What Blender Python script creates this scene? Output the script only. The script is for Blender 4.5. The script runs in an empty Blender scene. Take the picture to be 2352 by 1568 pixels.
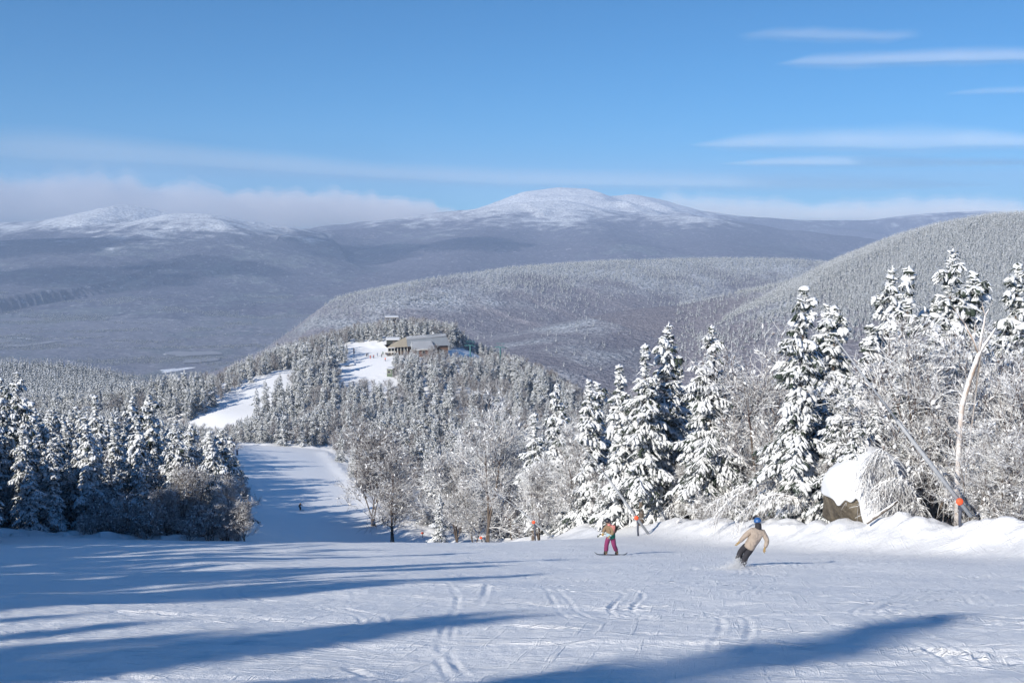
import bpy, math, random
import numpy as np
from mathutils import Vector, Matrix

S = bpy.context.scene
COL = S.collection
R = math.radians

# ---------------------------------------------------------------- camera
PITCH = R(6.8)
FPX = 2522.0                      # focal length in pixels of a 2352 px wide picture
cam = bpy.data.cameras.new("camera")
cam.sensor_width = 36.0
cam.lens = 36.0 * FPX / 2352.0
cam.clip_start = 0.3
cam.clip_end = 60000
camo = bpy.data.objects.new("camera", cam)
camo.location = (0, 0, 0)
camo.rotation_euler = (R(90) - PITCH, 0, 0)
COL.objects.link(camo)
S.camera = camo
S.render.resolution_x, S.render.resolution_y = 1024, 682

# ---------------------------------------------------------------- light
SUN_EL = R(26.5)
SUN_AZ = R(222.0)                 # compass bearing the light comes from (0 = +y, clockwise): behind left
world = bpy.data.worlds.new("World")
S.world = world
world.use_nodes = True
wn, wl = world.node_tree.nodes, world.node_tree.links
wn.clear()
w_out = wn.new("ShaderNodeOutputWorld")
w_bg = wn.new("ShaderNodeBackground")
w_sky = wn.new("ShaderNodeTexSky")
w_sky.sky_type = 'NISHITA'
w_sky.sun_disc = False
w_sky.sun_elevation = SUN_EL
w_sky.sun_rotation = SUN_AZ
w_sky.altitude = 900
w_sky.air_density = 1.5
w_sky.dust_density = 0.2
w_sky.ozone_density = 10.0
w_bg.inputs[1].default_value = 0.098
w_tc = wn.new("ShaderNodeTexCoord")
w_mp = wn.new("ShaderNodeMapping")
w_mp.inputs["Location"].default_value = (0, 0, 0.10)
w_mp.inputs["Scale"].default_value = (1, 1, 1.5)
wl.new(w_tc.outputs["Generated"], w_mp.inputs[0])
wl.new(w_mp.outputs[0], w_sky.inputs[0])
w_tint = wn.new("ShaderNodeMix"); w_tint.data_type = 'RGBA'; w_tint.blend_type = 'MULTIPLY'
w_tint.inputs[0].default_value = 1.0
w_tint.inputs[7].default_value = (0.60, 1.03, 1.10, 1)      # clear cold air
wl.new(w_sky.outputs[0], w_tint.inputs[6])
wl.new(w_tint.outputs[2], w_bg.inputs[0])
wl.new(w_bg.outputs[0], w_out.inputs[0])

sun = bpy.data.lights.new("sun", 'SUN')
sun.energy = 5.0
sun.angle = R(0.5)
sun.color = (1.0, 0.93, 0.82)
suno = bpy.data.objects.new("sun", sun)
sdir = Vector((math.sin(SUN_AZ) * math.cos(SUN_EL), math.cos(SUN_AZ) * math.cos(SUN_EL), math.sin(SUN_EL)))
suno.rotation_euler = sdir.to_track_quat('Z', 'Y').to_euler()
suno.location = (-40, -40, 60)
COL.objects.link(suno)

S.view_settings.view_transform = 'Standard'
S.view_settings.look = 'None'
S.view_settings.exposure = 0.38
S.view_settings.gamma = 1.0
S.render.engine = 'CYCLES'
S.cycles.max_bounces = 5
S.cycles.diffuse_bounces = 3
S.cycles.glossy_bounces = 1
S.cycles.transmission_bounces = 1
S.cycles.volume_bounces = 1
S.cycles.transparent_max_bounces = 4
S.cycles.caustics_reflective = False
S.cycles.caustics_refractive = False
S.cycles.use_denoising = True

# ---------------------------------------------------------------- helpers
def ray(X, Y):
    """direction through a pixel of the 2352 x 1568 photograph, scaled so that y = 1"""
    a = (np.asarray(X, float) - 1176.0) / FPX
    b = (784.0 - np.asarray(Y, float)) / FPX
    yy = math.cos(PITCH) + b * math.sin(PITCH)
    return a / yy, (-math.sin(PITCH) + b * math.cos(PITCH)) / yy

def at(X, Y, d):
    rx, rz = ray(X, Y)
    return Vector((float(rx) * d, d, float(rz) * d))

def gx(X, d, drop):
    return (X - 1176.0) / FPX * (d * math.cos(PITCH) + drop * math.sin(PITCH))

def tag(o, label=None, cat=None, group=None, kind=None):
    if label: o["label"] = label
    if cat: o["category"] = cat
    if group: o["group"] = group
    if kind: o["kind"] = kind
    return o

def link(name, me, mats=None, parent=None, loc=None):
    if mats is not None:
        for m in (mats if isinstance(mats, (list, tuple)) else [mats]):
            me.materials.append(m)
    o = bpy.data.objects.new(name, me)
    COL.objects.link(o)
    if parent is not None: o.parent = parent
    if loc is not None: o.location = loc
    return o

def empty(name, loc=(0, 0, 0), rz=0.0):
    o = bpy.data.objects.new(name, None)
    o.empty_display_size = 0.3
    o.location = loc
    o.rotation_euler = (0, 0, rz)
    COL.objects.link(o)
    return o

def np_mesh(name, V, F, smooth=True, mi=None):
    """V (n,3); F list of (m,k) int arrays with k = 3 or 4"""
    me = bpy.data.meshes.new(name)
    if not isinstance(F, (list, tuple)): F = [F]
    F = [np.asarray(f, np.int32) for f in F if len(f)]
    V = np.asarray(V, np.float32)
    me.vertices.add(len(V))
    me.vertices.foreach_set("co", V.ravel())
    tot = np.concatenate([np.full(len(f), f.shape[1], np.int32) for f in F])
    idx = np.concatenate([f.ravel() for f in F])
    start = np.concatenate([[0], np.cumsum(tot)[:-1]]).astype(np.int32)
    me.loops.add(len(idx))
    me.loops.foreach_set("vertex_index", idx)
    me.polygons.add(len(tot))
    me.polygons.foreach_set("loop_start", start)
    me.polygons.foreach_set("loop_total", tot)
    me.polygons.foreach_set("use_smooth", np.full(len(tot), smooth, bool))
    if mi is not None:
        me.polygons.foreach_set("material_index", np.asarray(mi, np.int32))
    me.update(calc_edges=True)
    return me

# ---------------------------------------------------------------- numpy noise
def _hash(ix, iy, seed):
    h = (ix.astype(np.int64) * 374761393 + iy.astype(np.int64) * 668265263 + seed * 1442695041) & 0xffffffff
    h = ((h ^ (h >> 13)) * 1274126177) & 0xffffffff
    h = (h ^ (h >> 16)) & 0xffffffff
    return h.astype(np.float64) / 4294967295.0

def noise(x, y, seed=0):
    x = np.asarray(x, float); y = np.asarray(y, float)
    ix = np.floor(x); iy = np.floor(y)
    fx = x - ix; fy = y - iy
    ux = fx * fx * fx * (fx * (fx * 6 - 15) + 10); uy = fy * fy * fy * (fy * (fy * 6 - 15) + 10)
    def g(dx, dy):
        a = _hash(ix + dx, iy + dy, seed) * 2 * np.pi
        return np.cos(a) * (fx - dx) + np.sin(a) * (fy - dy)
    n0 = g(0, 0) + ux * (g(1, 0) - g(0, 0))
    n1 = g(0, 1) + ux * (g(1, 1) - g(0, 1))
    return (n0 + uy * (n1 - n0)) * 1.4

def fbm(x, y, oct=4, seed=0, gain=0.5):
    s = 0; a = 1.0; f = 1.0
    for k in range(oct):
        s = s + a * noise(x * f + 17.3 * k, y * f - 9.1 * k, seed + k)
        a *= gain; f *= 2.03
    return s

def sstep(a, b, x):
    t = np.clip((np.asarray(x, float) - a) / (b - a), 0, 1)
    return t * t * (3 - 2 * t)

# ---------------------------------------------------------------- material helpers
def mat(name):
    m = bpy.data.materials.new(name)
    m.use_nodes = True
    nt = m.node_tree
    b = nt.nodes["Principled BSDF"]
    b.inputs["Roughness"].default_value = 0.75
    return m, nt, nt.nodes, nt.links, b

def nnoise(nt, scale, detail=4, rough=0.55, vec=None, dist=0.0):
    n = nt.nodes.new("ShaderNodeTexNoise")
    n.inputs["Scale"].default_value = scale
    n.inputs["Detail"].default_value = detail
    n.inputs["Roughness"].default_value = rough
    n.inputs["Distortion"].default_value = dist
    if vec is not None: nt.links.new(vec, n.inputs["Vector"])
    return n.outputs[0]

def nramp(nt, fac, stops):
    r = nt.nodes.new("ShaderNodeValToRGB")
    e = r.color_ramp.elements
    while len(e) < len(stops): e.new(0.5)
    for k, (p, c) in enumerate(stops):
        e[k].position = p
        e[k].color = (c, c, c, 1) if not hasattr(c, '__len__') else (c[0], c[1], c[2], 1)
    nt.links.new(fac, r.inputs[0])
    return r.outputs[0]

def nmath(nt, op, a, b=None, c=None, clamp=False):
    n = nt.nodes.new("ShaderNodeMath"); n.operation = op; n.use_clamp = clamp
    for k, v in enumerate((a, b, c)):
        if v is None: continue
        if isinstance(v, (int, float)): n.inputs[k].default_value = v
        else: nt.links.new(v, n.inputs[k])
    return n.outputs[0]

def nmix(nt, fac, a, b):
    n = nt.nodes.new("ShaderNodeMix"); n.data_type = 'RGBA'
    if isinstance(fac, (int, float)): n.inputs[0].default_value = fac
    else: nt.links.new(fac, n.inputs[0])
    for k, v in ((6, a), (7, b)):
        if isinstance(v, (tuple, list)): n.inputs[k].default_value = (v[0], v[1], v[2], 1)
        else: nt.links.new(v, n.inputs[k])
    return n.outputs[2]

def nmap(nt, a, lo, hi, to0=0.0, to1=1.0):
    n = nt.nodes.new("ShaderNodeMapRange"); n.interpolation_type = 'SMOOTHSTEP'
    nt.links.new(a, n.inputs[0])
    n.inputs[1].default_value = lo; n.inputs[2].default_value = hi
    n.inputs[3].default_value = to0; n.inputs[4].default_value = to1
    return n.outputs[0]

def nbump(nt, h, strength, dist, bsdf):
    n = nt.nodes.new("ShaderNodeBump")
    n.inputs["Strength"].default_value = strength
    n.inputs["Distance"].default_value = dist
    nt.links.new(h, n.inputs["Height"])
    nt.links.new(n.outputs[0], bsdf.inputs["Normal"])

def geo(nt):
    return nt.nodes.new("ShaderNodeNewGeometry").outputs
def objc(nt):
    return nt.nodes.new("ShaderNodeTexCoord").outputs["Object"]
def sepz(nt, v, k=2):
    s = nt.nodes.new("ShaderNodeSeparateXYZ"); nt.links.new(v, s.inputs[0]); return s.outputs[k]

def flat(name, col, rough=0.7, metal=0.0, vary=0.12, scale=9.0, bump=0.0):
    """painted / cloth / timber surface with a little mottling"""
    m, nt, N, L, b = mat(name)
    n = nnoise(nt, scale, 4, vec=objc(nt))
    c0 = [max(0, c * (1 - vary)) for c in col]; c1 = [min(1, c * (1 + vary)) for c in col]
    L.new(nmix(nt, n, c0, c1), b.inputs["Base Color"])
    b.inputs["Roughness"].default_value = rough
    b.inputs["Metallic"].default_value = metal
    if bump: nbump(nt, nnoise(nt, scale * 6, 3, vec=objc(nt)), bump, 0.02, b)
    return m
# ---------------------------------------------------------------- terrain height
# control points of the near hill: (column in the photograph, distance, drop below the eye)
CP = []
def cp(X, d, drop): CP.append((gx(X, d, drop), d, -drop))
for X in (-900, -300, 300):
    for d, dr in ((100, 30), (150, 39.5), (250, 57), (400, 82), (600, 113), (900, 156), (1300, 196), (1500, 222)): cp(X, d, dr + (0 if X < 0 else 2 * d / 400))
for d, dr in ((140, 42), (250, 61), (400, 86), (600, 122), (900, 178), (1300, 250), (1500, 285)): cp(500, d, dr)
# trail
for x, y, dr in ((-8, 60, 18.9), (0, 85, 26.3), (-9, 100, 30.9), (-15, 134, 42.2), (-24, 175, 55.6), (-28, 190, 59.3), (-43, 224, 62.4), (-62, 290, 66.4), (-72, 330, 71.5), (-88, 380, 79)): CP.append((x, y, -dr))
cp(500, 425, 79.5); cp(590, 440, 78.5); cp(600, 455, 76); cp(660, 490, 72.2); cp(560, 470, 74.5); cp(480, 520, 88); cp(400, 600, 118)
# right of the trail and the saddle
for X, d, dr in ((1370, 100, 30.5), (1280, 134, 41.3), (1080, 186, 57.6), (1000, 250, 67), (1000, 330, 77), (950, 400, 81), (1250, 186, 56), (1300, 250, 68), (1300, 330, 80), (1500, 134, 38), (1700, 134, 34), (1700, 200, 52), (2000, 90, 24), (2300, 70, 17), (2400, 120, 27), (2600, 60, 13), (2900, 80, 16), (2000, 150, 38), (2200, 250, 58), (2700, 250, 50)): cp(X, d, dr)
# knoll with the lodge
for X, d, dr in ((800, 490, 76), (880, 490, 76), (830, 530, 71.8), (900, 545, 70.8), (960, 535, 71.5), (840, 560, 70), (760, 545, 71), (760, 500, 74.5), (930, 600, 66.5), (860, 600, 68), (1010, 590, 69), (1080, 570, 75), (1090, 540, 77), (1150, 500, 79), (1200, 520, 83), (1320, 470, 85.5), (1450, 420, 86), (1000, 470, 77),
                 (700, 580, 76), (620, 560, 80), (930, 700, 92), (850, 720, 100), (700, 720, 112), (1100, 700, 120), (1300, 650, 130), (1500, 600, 125), (900, 900, 180), (1300, 900, 220), (900, 1200, 300), (1300, 1200, 330), (1700, 500, 100), (1700, 900, 210), (2200, 500, 90), (2200, 900, 190), (2800, 600, 80), (2800, 1000, 150), (1800, 1400, 330), (1100, 1500, 380), (700, 1000, 190), (700, 1500, 350), (2500, 1400, 260)): cp(X, d, dr)
for x, y in ((-60, 60), (-90, 60), (-200, 60), (60, 40), (120, 40), (220, 60), (-300, 200), (300, 200), (-100, 0), (120, 0), (0, -100), (-150, -100), (150, -100)): CP.append((x, y, -1.7 - 0.287 * y))
CP = np.array(CP)
def _tps_k(r2): return 0.5 * r2 * np.log(r2 + 1e-9)
def _warp(x, y): return x / 100.0, y / 100.0
def _tps_fit(P):
    x, y = _warp(P[:, 0], P[:, 1]); n = len(P)
    K = _tps_k((x[:, None] - x) ** 2 + (y[:, None] - y) ** 2) + np.eye(n) * 1e-3
    A = np.zeros((n + 3, n + 3)); A[:n, :n] = K
    Q = np.c_[np.ones(n), x, y]; A[:n, n:] = Q; A[n:, :n] = Q.T
    return np.linalg.solve(A, np.r_[P[:, 2], 0, 0, 0])
TPS = _tps_fit(CP)
def tps(x, y):
    x = np.asarray(x, float); y = np.asarray(y, float)
    sh = x.shape; xw, yw = _warp(x.ravel(), y.ravel()); px, py = _warp(CP[:, 0], CP[:, 1])
    out = TPS[-3] + TPS[-2] * xw + TPS[-1] * yw
    for k in range(len(CP)):
        out += TPS[k] * _tps_k((xw - px[k]) ** 2 + (yw - py[k]) ** 2)
    return out.reshape(sh)

# edges of the ski trail (x as a function of y)
TR_R = np.array([(-100, 40), (-10, 32), (45, 24), (52, 21), (70, 15.5), (89, 11), (110, 8), (134, 6.5), (160, 1.5), (180, -5), (195, -15), (210, -22), (224, -27), (255, -37), (290, -47), (330, -58), (380, -72)], float)
TR_L = np.array([(-100, -34), (-10, -36), (30, -45), (70, -50), (90, -48), (97, -30), (103, -26), (120, -29), (150, -37), (190, -46.5), (224, -56), (290, -75), (330, -86), (380, -104)], float)
def trail_r(y): return np.interp(y, TR_R[:, 0], TR_R[:, 1])
def trail_l(y): return np.interp(y, TR_L[:, 0], TR_L[:, 1])

def on_trail(x, y, pad=0.0):
    """True where the snow is kept clear of trees"""
    x = np.asarray(x, float); y = np.asarray(y, float)
    a = (y < 330) & (x > trail_l(y) - pad) & (x < trail_r(y) + pad)
    # upper strip and the lodge clearing
    c = -110 + (y - 430) * 0.15
    hw = np.interp(y, [405, 430, 470, 494], [9, 9, 7.5, 2.0])
    b = (y > 405) & (y < 494) & (np.abs(x - c) < hw + pad)
    e = ((x + 67.5) / (10.5 + pad)) ** 2 + ((y - 527) / (30 + pad)) ** 2 < 1
    return a | b | e

def near_h(x, y):
    x = np.asarray(x, float); y = np.asarray(y, float)
    plane = -1.7 - 0.287 * y
    w = sstep(62, 98, y)
    h = plane * (1 - w) + tps(x, y) * w
    h = np.where(y < 62, plane, h)
    return h

# far ridges: crest polylines through pixels at a distance, falling away with a slope
def crest(pts): return np.array([tuple(at(X, Y, d)) for X, Y, d in pts])
RIDGES = [
  ('wooded_ridge', crest([(640, 830, 2150), (700, 785, 2250), (760, 737, 2350), (830, 694, 2450), (930, 659, 2600), (1050, 636, 2750), (1200, 616, 2900), (1400, 602, 3050), (1600, 596, 3150), (1800, 596, 3200), (1930, 606, 3250), (2300, 640, 3300)]), 0.235, 26),
  ('wooded_ridge', crest([(1230, 822, 1500), (1330, 772, 1750), (1420, 738, 1950), (1560, 722, 2150), (1720, 700, 2300), (1900, 690, 2350)]), 0.22, 10),
  ('near_ridge', crest([(1560, 705, 1950), (1720, 669, 1950), (1850, 640, 1900), (1950, 600, 1850), (2030, 567, 1800), (2100, 541, 1760), (2200, 514, 1700), (2290, 499, 1660), (2352, 496, 1640), (2500, 494, 1600), (2750, 470, 1500), (3100, 480, 1400)]), 0.30, 10),
  ('far_mountain', crest([(850, 527, 10800), (950, 507, 11000), (1050, 492, 11200), (1120, 471, 11300), (1200, 441, 11400), (1280, 431, 11500), (1340, 433, 11500), (1400, 451, 11600), (1450, 446, 11700), (1510, 456, 11800), (1600, 482, 11900), (1700, 496, 12000), (1850, 506, 12000), (2000, 506, 12000), (2130, 490, 12000), (2260, 484, 12000), (2400, 496, 12000), (2600, 490, 12000)]), 0.20, 70),
  ('far_mountain', crest([(650, 545, 8300), (740, 531, 8600), (900, 518, 9000), (1000, 506, 9300), (1100, 486, 9500), (1190, 466, 9700), (1290, 461, 9700), (1390, 486, 9500), (1460, 505, 9300), (1560, 530, 9000)]), 0.17, 45),
  ('far_mountain', crest([(1440, 495, 9600), (1500, 491, 9300), (1600, 501, 9000), (1700, 526, 8700), (1850, 566, 8200), (1930, 602, 7800), (2000, 640, 7400)]), 0.17, 40),
  ('far_mountain', crest([(1290, 465, 9700), (1330, 500, 8900), (1370, 540, 8000), (1420, 560, 7300), (1440, 620, 6500)]), 0.14, 35),
  ('far_mountain', crest([(1190, 470, 9700), (1130, 520, 8500), (1080, 570, 7300), (1040, 620, 6300)]), 0.12, 35),
  ('far_mountain', crest([(1600, 500, 9000), (1640, 545, 7900), (1690, 580, 6900)]), 0.13, 30),
  ('far_hills', crest([(-400, 505, 9200), (0, 512, 9000), (100, 507, 8900), (200, 487, 8800), (285, 469, 8700), (350, 481, 8700), (430, 500, 8700), (600, 520, 8900), (760, 535, 9200)]), 0.20, 45),
  ('far_hills', crest([(180, 530, 7900), (300, 508, 7900), (400, 489, 7900), (480, 491, 7900), (560, 506, 8000), (640, 517, 8100), (740, 533, 8300), (900, 560, 8300)]), 0.17, 40),
  ('far_hills', crest([(-400, 570, 6900), (0, 552, 6900), (200, 545, 6900), (380, 553, 6800), (560, 560, 6700), (700, 590, 6500), (800, 640, 6200)]), 0.13, 40),
  ('far_hills', crest([(-400, 610, 6200), (-100, 618, 6100), (150, 622, 6000), (330, 650, 5800), (430, 690, 5500)]), 0.12, 30),
]
VALLEY = -480.0
def far_h(x, y):
    x = np.asarray(x, float); y = np.asarray(y, float)
    big = fbm(x / 900.0, y / 900.0, 5, 3)
    spur = 1 - np.abs(fbm(x / 1500.0 + 3, y / 1500.0, 4, 21)) * 2.0
    vz = VALLEY + 10 * fbm(x / 500.0, y / 500.0, 4, 11)
    best = vz.copy(); ids = np.zeros(x.shape, int)
    hs = []
    for k, (nm, C, sl, amp) in enumerate(RIDGES):
        dmin = np.full(x.shape, 1e12); zc = np.zeros(x.shape)
        for a, b in zip(C[:-1], C[1:]):
            ab = b[:2] - a[:2]; L2 = (ab ** 2).sum()
            t = np.clip(((x - a[0]) * ab[0] + (y - a[1]) * ab[1]) / L2, 0, 1)
            d = np.hypot(x - a[0] - t * ab[0], y - a[1] - t * ab[1])
            m = d < dmin
            dmin = np.where(m, d, dmin); zc = np.where(m, a[2] + t * (b[2] - a[2]), zc)
        w = np.clip(dmin / 700.0, 0, 1) if amp > 20 else np.clip(dmin / 400.0, 0, 1)
        rnd = np.sqrt(dmin ** 2 + 90.0 ** 2) - 90.0
        # concave toe: slopes flatten toward the valley
        h = zc - sl * rnd + amp * w * (0.55 * big + 0.75 * (spur - 0.5)) + amp * 0.05 * fbm(x / 120.0, y / 120.0, 3, 5)
        if k == 0:      # the left end of the middle ridge drops away steeply
            h = h - 0.42 * np.maximum(0, C[1][0] - x + 0.0)
        low = VALLEY - 25
        h = np.where(h < VALLEY + 120, VALLEY + 120 - (VALLEY + 120 - h) * 0.7, h)
        hs.append(h)
    hs.append(vz)
    A = np.array(hs)
    kk = 14.0
    mx = A.max(0)
    h = mx + kk * np.log(np.exp((A - mx) / kk).sum(0))
    return h, A.argmax(0)

def ground(x, y):
    """bare terrain height and the id of the feature that makes it (-1 = the near hill)"""
    x = np.asarray(x, float); y = np.asarray(y, float)
    r = np.hypot(x, y)
    hn = np.full(x.shape, -1e5); ids = np.full(x.shape, -1)
    m = r < 2600
    if m.any():
        v = near_h(x[m], y[m]) - np.maximum(0, r[m] - 1330) * 0.30 - np.maximum(0, r[m] - 1330) ** 2 * 0.0002
        hn[m] = v
    hf = np.full(x.shape, -1e5); idf = np.full(x.shape, -1)
    m2 = r > 700
    if m2.any():
        a, b = far_h(x[m2], y[m2])
        hf[m2] = a - np.clip((1000 - r[m2]) * 1.0, 0, None); idf[m2] = b
    h = np.maximum(hn, hf)
    k = 6.0
    dd = np.clip(-np.abs(hn - hf) / k, -40, 0)
    h = h + k * np.log1p(np.exp(dd)) * (r > 720)
    ids = np.where(hf > hn, idf, -1)
    return h, ids

# extra relief on the snow itself -------------------------------------------------
_rt = random.Random(4)
TRACKS = []      # (polyline, half width, depth)
def track_px(pts, hw, dep):
    P = []
    for X, Y in pts:
        rx, rz = ray(X, Y); d = 1.7 / (-rz - 0.287) if (-rz - 0.287) > 0.012 else 140
        P.append((rx * d, d))
    TRACKS.append((np.array(P, float), hw, dep))

track_px([(950, 1345), (990, 1335), (1030, 1348), (1050, 1375), (1040, 1410), (1020, 1445), (1010, 1490)], 0.045, 0.016)
track_px([(985, 1330), (1030, 1345), (1056, 1368), (1052, 1395), (1040, 1440), (1035, 1470)], 0.04, 0.014)
track_px([(1005, 1500), (1015, 1525), (1028, 1548), (1035, 1562)], 0.04, 0.014)
track_px([(1035, 1495), (1050, 1520), (1075, 1550)], 0.04, 0.012)
track_px([(1255, 1352), (1268, 1378), (1290, 1410), (1310, 1425)], 0.045, 0.02)
track_px([(1270, 1345), (1330, 1405), (1390, 1440)], 0.045, 0.016)
track_px([(1120, 1350), (1112, 1372), (1100, 1390)], 0.06, 0.02)
track_px([(800, 1520), (850, 1545), (980, 1568), (1050, 1590)], 0.06, 0.02)
for k in range(110):      # long shallow carved lines swinging across the piste
    x0 = _rt.uniform(-6, 26); y0 = _rt.uniform(9, 56); L = _rt.uniform(5, 22); a = _rt.gauss(-0.12, 0.30); c = _rt.uniform(-0.035, 0.035)
    P = []
    for q in range(10):
        s = L * (q / 9.0 - 0.5); P.append((x0 + s * math.cos(a) - c * s * s * math.sin(a), y0 + s * math.sin(a) + c * s * s * math.cos(a)))
    TRACKS.append((np.array(P), _rt.uniform(0.05, 0.11), _rt.uniform(0.018, 0.045)))

for k in range(22):      # pairs of ski turns linked down the fall line
    x0 = _rt.uniform(-4, 24); y0 = _rt.uniform(10, 40); L = _rt.uniform(6, 16); A = _rt.uniform(0.5, 1.6); w = _rt.uniform(4, 8); ph = _rt.uniform(0, 6.28); dr = _rt.uniform(-0.5, 0.5)
    for off in (0.0, 0.42):
        q = np.linspace(0, L, 18); TRACKS.append((np.stack([x0 + off + A * np.sin(q / w * 3.1 + ph) + dr * q, y0 + q], -1), 0.045, _rt.uniform(0.016, 0.03)))
def snow_detail(x, y):
    r = np.hypot(x, y)
    tr = on_trail(x, y, 1.0)
    h = np.zeros_like(x)
    # soft rolls of the piste and windblown streaks
    h += 0.12 * fbm(x / 9.0, y / 7.0, 2, 31) * (r < 200)
    near = r < 75
    if near.any():
        xa, ya = x[near], y[near]
        u = xa * 0.86 + ya * 0.5; v = -xa * 0.5 + ya * 0.86
        f = np.clip(1.25 - np.hypot(xa, ya) / 70, 0.25, 1)
        d = 0.022 * fbm(u / 2.6, v / 0.9, 3, 41) + 0.015 * fbm(xa / 0.5, ya / 0.45, 3, 51) * f
        chop = np.clip(fbm(xa / 2.2, ya / 2.0, 3, 61) - 0.25, 0, 1)
        d += 0.03 * chop * (0.5 + fbm(xa / 0.28, ya / 0.28, 2, 71))
        band = 0.06 * np.clip(fbm(u / 7.0, v / 1.8, 3, 45) , -0.2, 1) * np.clip((-xa - 2) / 10, 0.15, 1)
        d += band
        h[near] += d
        for P, hw, dep in TRACKS:
            bx0, by0 = P.min(0) - 1; bx1, by1 = P.max(0) + 1
            mm = (x > bx0) & (x < bx1) & (y > by0) & (y < by1)
            if not mm.any(): continue
            xs, ys = x[mm], y[mm]; dm = np.full(xs.shape, 9.0)
            for a, b in zip(P[:-1], P[1:]):
                ab = b - a; t = np.clip(((xs - a[0]) * ab[0] + (ys - a[1]) * ab[1]) / (ab ** 2).sum(), 0, 1)
                dm = np.minimum(dm, np.hypot(xs - a[0] - t * ab[0], ys - a[1] - t * ab[1]))
            wob = hw * (1 + 0.6 * noise(xs * 1.7, ys * 1.7, 81))
            prof = -np.exp(-(dm / wob) ** 2) + 0.55 * np.exp(-((dm - 2.1 * hw) / (0.8 * hw)) ** 2)
            h[mm] += dep * prof * (0.6 + 0.8 * np.clip(noise(xs * 0.8, ys * 0.8, 91), -0.5, 0.7))
    # pushed up bank along the right edge of the trail
    e = trail_r(y) - x
    bank = np.where((y > 15) & (y < 320), 1.0, 0.0) * (0.92 + 0.28 * fbm(x / 6.0, y / 6.0, 3, 101))
    lump = 1 + 0.16 * fbm(x / 1.5, y / 1.5, 3, 111)
    hb = bank * ((1.25 + 0.55 * sstep(80, 55, y)) * np.exp(-((e + 0.2) / 2.5) ** 2) * lump * np.where(e > 0, 1, 1)) * np.clip(1.2 - y / 300, 0.4, 1)
    h += hb
    mxp = gx(962, 172, 54); h += 2.0 * np.exp(-((x - mxp) ** 2 + (y - 172) ** 2) / 9.0) * (1 + 0.25 * fbm(x / 1.5, y / 1.5, 2, 131))
    # lumpy pillows of snow in the woods
    w = (~on_trail(x, y, 2.5)) & (r < 1300) & ~((y < 99) & (x < 0))
    h += np.where(w, 0.45 * fbm(x / 3.0, y / 3.0, 3, 121) + 0.3, 0)
    return h

def full_h(x, y):
    x = np.atleast_1d(np.asarray(x, float)); y = np.atleast_1d(np.asarray(y, float))
    return ground(x, y)[0] + snow_detail(x, y)
def zat(x, y): return float(full_h([x], [y])[0])

# ---------------------------------------------------------------- ground materials
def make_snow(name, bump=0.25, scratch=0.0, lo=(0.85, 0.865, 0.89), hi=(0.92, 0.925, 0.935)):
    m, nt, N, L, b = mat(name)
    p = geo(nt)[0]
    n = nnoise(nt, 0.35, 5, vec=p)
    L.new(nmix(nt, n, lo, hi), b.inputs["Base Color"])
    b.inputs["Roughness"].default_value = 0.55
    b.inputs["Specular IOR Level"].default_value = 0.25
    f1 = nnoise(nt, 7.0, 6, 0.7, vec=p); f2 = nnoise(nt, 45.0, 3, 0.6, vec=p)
    hh_ = nmath(nt, 'ADD', f1, nmath(nt, 'MULTIPLY', f2, 0.45))
    if scratch:      # edge scrapes and wind lines, long and thin
        for ang, sx_, sy_, w_ in ((-6, 0.35, 7.0, 1.0), (17, 0.45, 11.0, 0.8), (-28, 0.3, 9.0, 0.6), (80, 0.25, 8.0, 0.45)):
            mp = N.new("ShaderNodeMapping"); mp.vector_type = 'TEXTURE'; mp.inputs["Rotation"].default_value = (0, 0, R(ang)); mp.inputs["Scale"].default_value = (1 / sx_, 1 / sy_, 1)
            L.new(p, mp.inputs[0])
            q = nnoise(nt, 1.0, 4, 0.6, vec=mp.outputs[0])
            hh_ = nmath(nt, 'ADD', hh_, nmath(nt, 'MULTIPLY', nmap(nt, q, 0.56, 0.72), w_ * scratch))
    nbump(nt, hh_, bump, 0.06, b)
    return m
M_SNOW = make_snow("groomed_snow", bump=0.75, scratch=0.9)
M_SNOW_FAR = make_snow("packed_snow", bump=0.15)

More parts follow.
